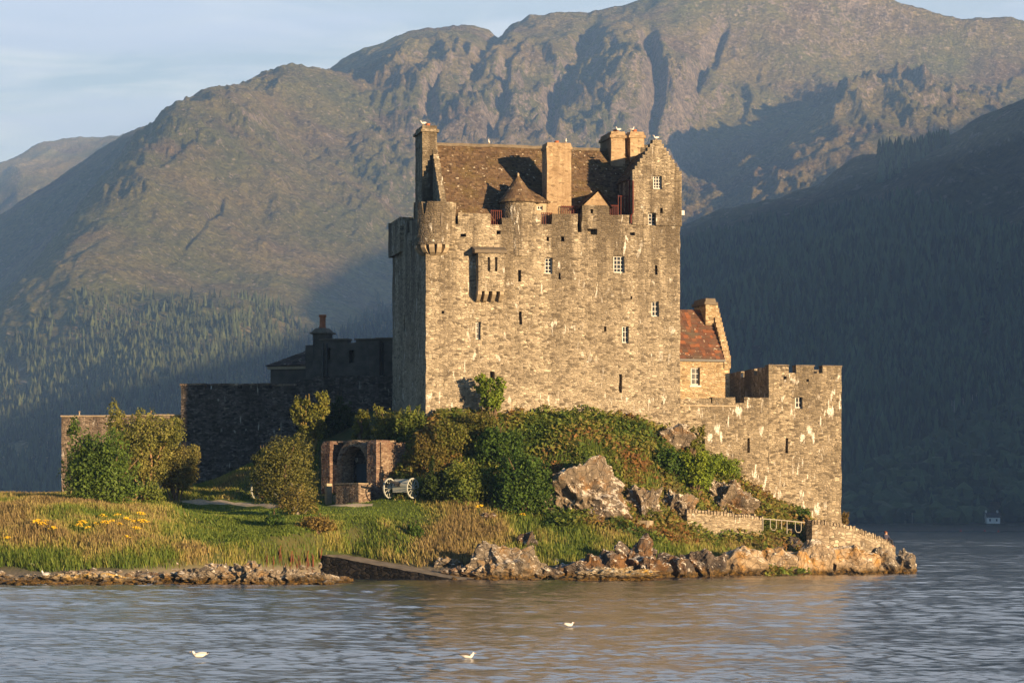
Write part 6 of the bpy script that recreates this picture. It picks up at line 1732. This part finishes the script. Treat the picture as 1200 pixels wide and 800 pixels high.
def gull(stand, dark=False):
    """Gull with its head along -x; origin at the waterline or at its feet."""
    z = .17 if stand else .085
    h = .30 if stand else .20
    r = bpy.data.objects.new('gull', None); link(r)
    skin('body', [(0, 0, z), (-.10, 0, z + .015), (-.155, 0, z + h * .38), (-.175, 0, z + h * .62), (-.215, 0, z + h * .60), (.11, 0, z + .02), (.20, 0, z + .05), (.27, 0, z + .06)],
         [(0, 1), (1, 2), (2, 3), (3, 4), (0, 5), (5, 6), (6, 7)], [(.085, .075), (.075, .07), .042, .047, .026, (.07, .06), (.035, .03), (.028, .01)], M_feath, r, 2, None,
         lambda c: (.62, .60, .56) if c.x < .2 else (.58, .56, .54))
    for s in (-1, 1):
        b = MB(); V = []
        for k in range(9):
            t = k / 8; x = -.10 + .40 * t; w = .055 * math.sin(math.pi * min(1, t * .85 + .12)); zz_ = z + .05 + .03 * t
            for q in (-1, 0, 1): V.append((x, s * (.072 * (1 - t * .75) + .012 * (1 - abs(q))), zz_ + q * w * .9))
        b.add(V, [f if s > 0 else f[::-1] for f in map(tuple, grid_faces(9, 3))]).add([(v[0], v[1] - s * .015, v[2]) for v in V], [f[::-1] if s > 0 else f for f in map(tuple, grid_faces(9, 3))])
        w_ = b.build('wing', M_wdark if dark else M_wing, r, smooth=True)
        MB().add([(.24, s * .03, z + .10), (.24, s * .045, z + .075), (.37, s * .01, z + .105), (.24, s * .03, z + .06)], [(0, 1, 2), (1, 3, 2), (0, 2, 3), (0, 3, 1)]).build('wing_tip', M_black, w_)
    MB().lathe(0, 0, [(.0, 0), (.0, 0)], 3)
    MB().tube([(-.232, 0, z + h * .60), (-.275, 0, z + h * .57)], [.014, .005], 6).build('bill', M_bill, r)
    for s in (-1, 1): MB().lathe(-.205, s * .034, [(0, z + h * .68), (.008, z + h * .665), (0, z + h * .65)], 6).build('eye', M_black, r)
    if stand:
        for s in (-1, 1): MB().tube([(.02, s * .03, z - .04), (.015, s * .03, 0), (-.04, s * .035, .005)], .009, 5).build('leg', M_bill, r)
    return r
gw = gull(False); gw.location = (*P(233, CY, 69.5)[:2], 0); gw.scale = (.85,) * 3; gw.rotation_euler = (0, 0, R(4))
tag(gw, 'sunlit white gull swimming to the left in the foreground', 'gull', 'gulls afloat on the loch')
gd = gull(False, True); gd.location = (*P(548, CY, 69.0)[:2], 0); gd.scale = (.8,) * 3; gd.rotation_euler = (0, 0, R(172))
tag(gd, 'dark-winged gull swimming to the right in the foreground', 'gull', 'gulls afloat on the loch')
g3 = copy_tree(gw); g3.location = (*P(667, CY, 91.0)[:2], 0); g3.rotation_euler = (0, 0, R(200)); g3.scale = (.72,) * 3
tag(g3, 'small white gull farthest out on the water, facing right', 'gull', 'gulls afloat on the loch')
gs = gull(True); gp = ground_at(53, 681); gs.location = (gp[0], gp[1], max(gp[2], .05) + .18); gs.rotation_euler = (0, 0, R(-20)); gs.scale = (1.2,) * 3
tag(gs, 'lone gull standing on the dark rocks of the left shore', 'gull', 'standing gulls')
def KW_(x, y, z): return (K.ox + x * K.c - y * K.s, K.oy + x * K.s + y * K.c, K.z0 + z)
x0, x1, zt_ = CHIM['left']; xm_ = CHIM['mid']; xr1 = CHIM['r1']; xr2 = CHIM['r2']
for (loc, yaw, lab) in ((KW_(x0 + .1, 5.4, zt_ - .02), 10, 'gull on the tall left chimney of the keep'), (KW_(K.x(573, 6.5), 6.5, zr + .13), 80, 'gull on the bare roof ridge of the keep'),
                        (KW_(xm_[1] - .3, 1.4, xm_[2] - .02), 95, 'gull on the broad middle chimney'), (KW_((xr1[0] + xr1[1]) / 2 + .1, 5.6, xr1[2] - .02), 30, 'gull on the front chimney of the right pair'),
                        (KW_((xr2[0] + xr2[1]) / 2 - .35, 5.9, xr2[2] - .02), 160, 'gull on the rear chimney of the right pair'), (KW_(um, yc + .3, zc_r + .25), 20, 'gull on top of the stepped gable')):
    o = copy_tree(gs); o.location = loc; o.rotation_euler = (0, 0, R(yaw)); o.scale = (1.0,) * 3
    tag(o, lab, 'gull', 'standing gulls')

# person sitting behind the end of the sea wall
M_skin = plain('skin', (0.45, 0.25, 0.17), .6, .08, 20.0); M_hair = plain('auburn_hair', (0.22, 0.07, 0.03), .7, .25, 30.0)
M_coat = plain('dark_blue_coat', (0.045, 0.045, 0.07), .85, .15, 12.0); M_trs = plain('dark_trousers', (0.03, 0.03, 0.035), .85, .15, 12.0)
pr_ = empty('person', P(1038.5, 634.5, 201.2)); pr_.rotation_euler = (0, 0, R(40)); pr_.scale = (1.0, 1.0, 1.0)
tag(pr_, 'person with red-brown hair and dark coat sitting at the end of the sea wall', 'person')
pts = [(0, 0, .10), (0, .02, .30), (0, .03, .48), (0, .0, .58), (0, -.02, .70), (.17, .02, .47), (.24, -.08, .25), (.18, -.28, .14), (-.17, .02, .47), (-.24, -.08, .25), (-.18, -.28, .14),
       (.10, -.05, .08), (.13, -.45, .12), (.13, -.50, -.30), (-.10, -.05, .08), (-.13, -.45, .12), (-.13, -.50, -.30), (.20, -.36, .12), (-.20, -.36, .12), (.13, -.60, -.36), (-.13, -.60, -.36)]
ed = [(0, 1), (1, 2), (2, 3), (3, 4), (2, 5), (5, 6), (6, 7), (2, 8), (8, 9), (9, 10), (0, 11), (11, 12), (12, 13), (0, 14), (14, 15), (15, 16), (7, 17), (10, 18), (13, 19), (16, 20)]
rd = [(.15, .11), (.14, .10), (.15, .10), .055, .10, .065, .05, .04, .065, .05, .04, .09, .075, .055, .09, .075, .055, .03, .03, .045, .045]
skin('body', pts, ed, rd, M_skin, pr_, 2)
skin('coat', [(0, 0, .06), (0, .02, .30), (0, .03, .47), (.17, .02, .47), (.24, -.08, .25), (.18, -.27, .145), (-.17, .02, .47), (-.24, -.08, .25), (-.18, -.27, .145), (0, .02, .55)],
     [(0, 1), (1, 2), (2, 3), (3, 4), (4, 5), (2, 6), (6, 7), (7, 8), (2, 9)], [(.18, .14), (.165, .125), (.175, .12), .085, .07, .055, .085, .07, .055, .075], M_coat, pr_, 2)
skin('trousers', [(0, -.02, .06), (.10, -.06, .08), (.13, -.45, .12), (.13, -.50, -.27), (-.10, -.06, .08), (-.13, -.45, .12), (-.13, -.50, -.27)], [(0, 1), (1, 2), (2, 3), (0, 4), (4, 5), (5, 6)], [.14, .11, .09, .075, .11, .09, .075], M_trs, pr_, 2)
skin('hair', [(0, .02, .77), (0, .06, .70), (0, .07, .60)], [(0, 1), (1, 2)], [.10, .105, .07], M_hair, pr_, 2)
MB().tube([(0, -.115, .71), (0, -.145, .685), (0, -.115, .675)], [.012, .018, .012], 6).build('nose', M_skin, pr_)
for s in (-1, 1): MB().lathe(s * .035, -.112, [(0, .728), (.012, .72), (0, .712)], 6).build('eye', M_black, pr_)

# ------------------------------------------------------------------ small things on the far shore
def far_at(u, py):
    tt = np.linspace(0.0, 0.3, 400); zz_ = hill_z(np.full(400, float(u)), tt); f_ = 1560 + 12 * math.sin(u / 60.0); dd_ = f_ + (2750 - f_) * tt
    pyy = CY - FOC * (np.maximum(zz_, 0) - EYE) / dd_; i = int(np.argmin(np.abs(pyy - py)))
    return (u - CX) / FOC * dd_[i], dd_[i], max(float(zz_[i]), .3)
x, y, z = far_at(1162, 612.5)
hs = empty('cottage', (x, y, z), R(12)); tag(hs, 'tiny white cottage with dark roof across the water', 'cottage')
MB().cells([(-4, 4, 3.4)], -3, [(-2.6, -1.5, 1.0, 2.4), (-.5, .5, 0.0, 2.2), (1.5, 2.6, 1.0, 2.4)], -3, -2.6, 'x', 2).box(-4, 4, -2.5, 3, -3, 3.4).add([(-4, -2.9, 3.4), (-4, 3, 3.4), (-4, 0, 6.0), (4, -2.9, 3.4), (4, 3, 3.4), (4, 0, 6.0)], [(0, 2, 1), (3, 4, 5)]).build('wall', plain('whitewash', (0.78, 0.76, 0.72), .9, .05), hs)
MB().add([(-4.3, -3.4, 3.2), (4.3, -3.4, 3.2), (4.3, 0, 6.2), (-4.3, 0, 6.2), (4.3, 3.4, 3.2), (-4.3, 3.4, 3.2)], [(0, 1, 2, 3), (3, 2, 4, 5)]).build('roof', M_dslate, hs)
for xx in (-3.5, 3.5): MB().box(xx - .5, xx + .5, -.4, .4, 5.6, 7.4).build('chimney', M_white, hs)
MB().box(-2.6, -1.5, -2.58, -2.55, 1.0, 2.4).box(1.5, 2.6, -2.58, -2.55, 1.0, 2.4).build('window', M_glass, hs)
b = None
for px in (1060.5, 1069):
    p = far_at(px, 613)
    o = MB().tube([(0, 0, -1), (0, 0, 6.2)], [.16, .11], 6).tube([(-.7, 0, 5.6), (.7, 0, 5.6)], .07, 5).build('utility_pole', M_bark)
    o.location = p; tag(o, 'left pole of the pair on the far shore' if px < 1065 else 'right pole of the pair on the far shore', 'utility pole', 'poles on the far shore')
M_buoy = plain('buoy_red', (0.5, 0.08, 0.05), .6, .1)
for k, (px, py) in enumerate(((1126, 622.6), (1170, 623.2), (1154, 622.3))):
    Y = shoreY(py) - 25
    o = MB().lathe(0, 0, [(0, -.4), (.55, -.1), (.6, .3), (.3, .8), (.12, .9), (.12, 1.2), (0, 1.2)], 12).build('mooring_buoy', M_buoy, smooth=True)
    o.location = ((px - CX) / FOC * Y, Y, 0); tag(o, ('left', 'right', 'middle')[k] + ' of the three red buoys off the far shore', 'buoy', 'buoys off the far shore')
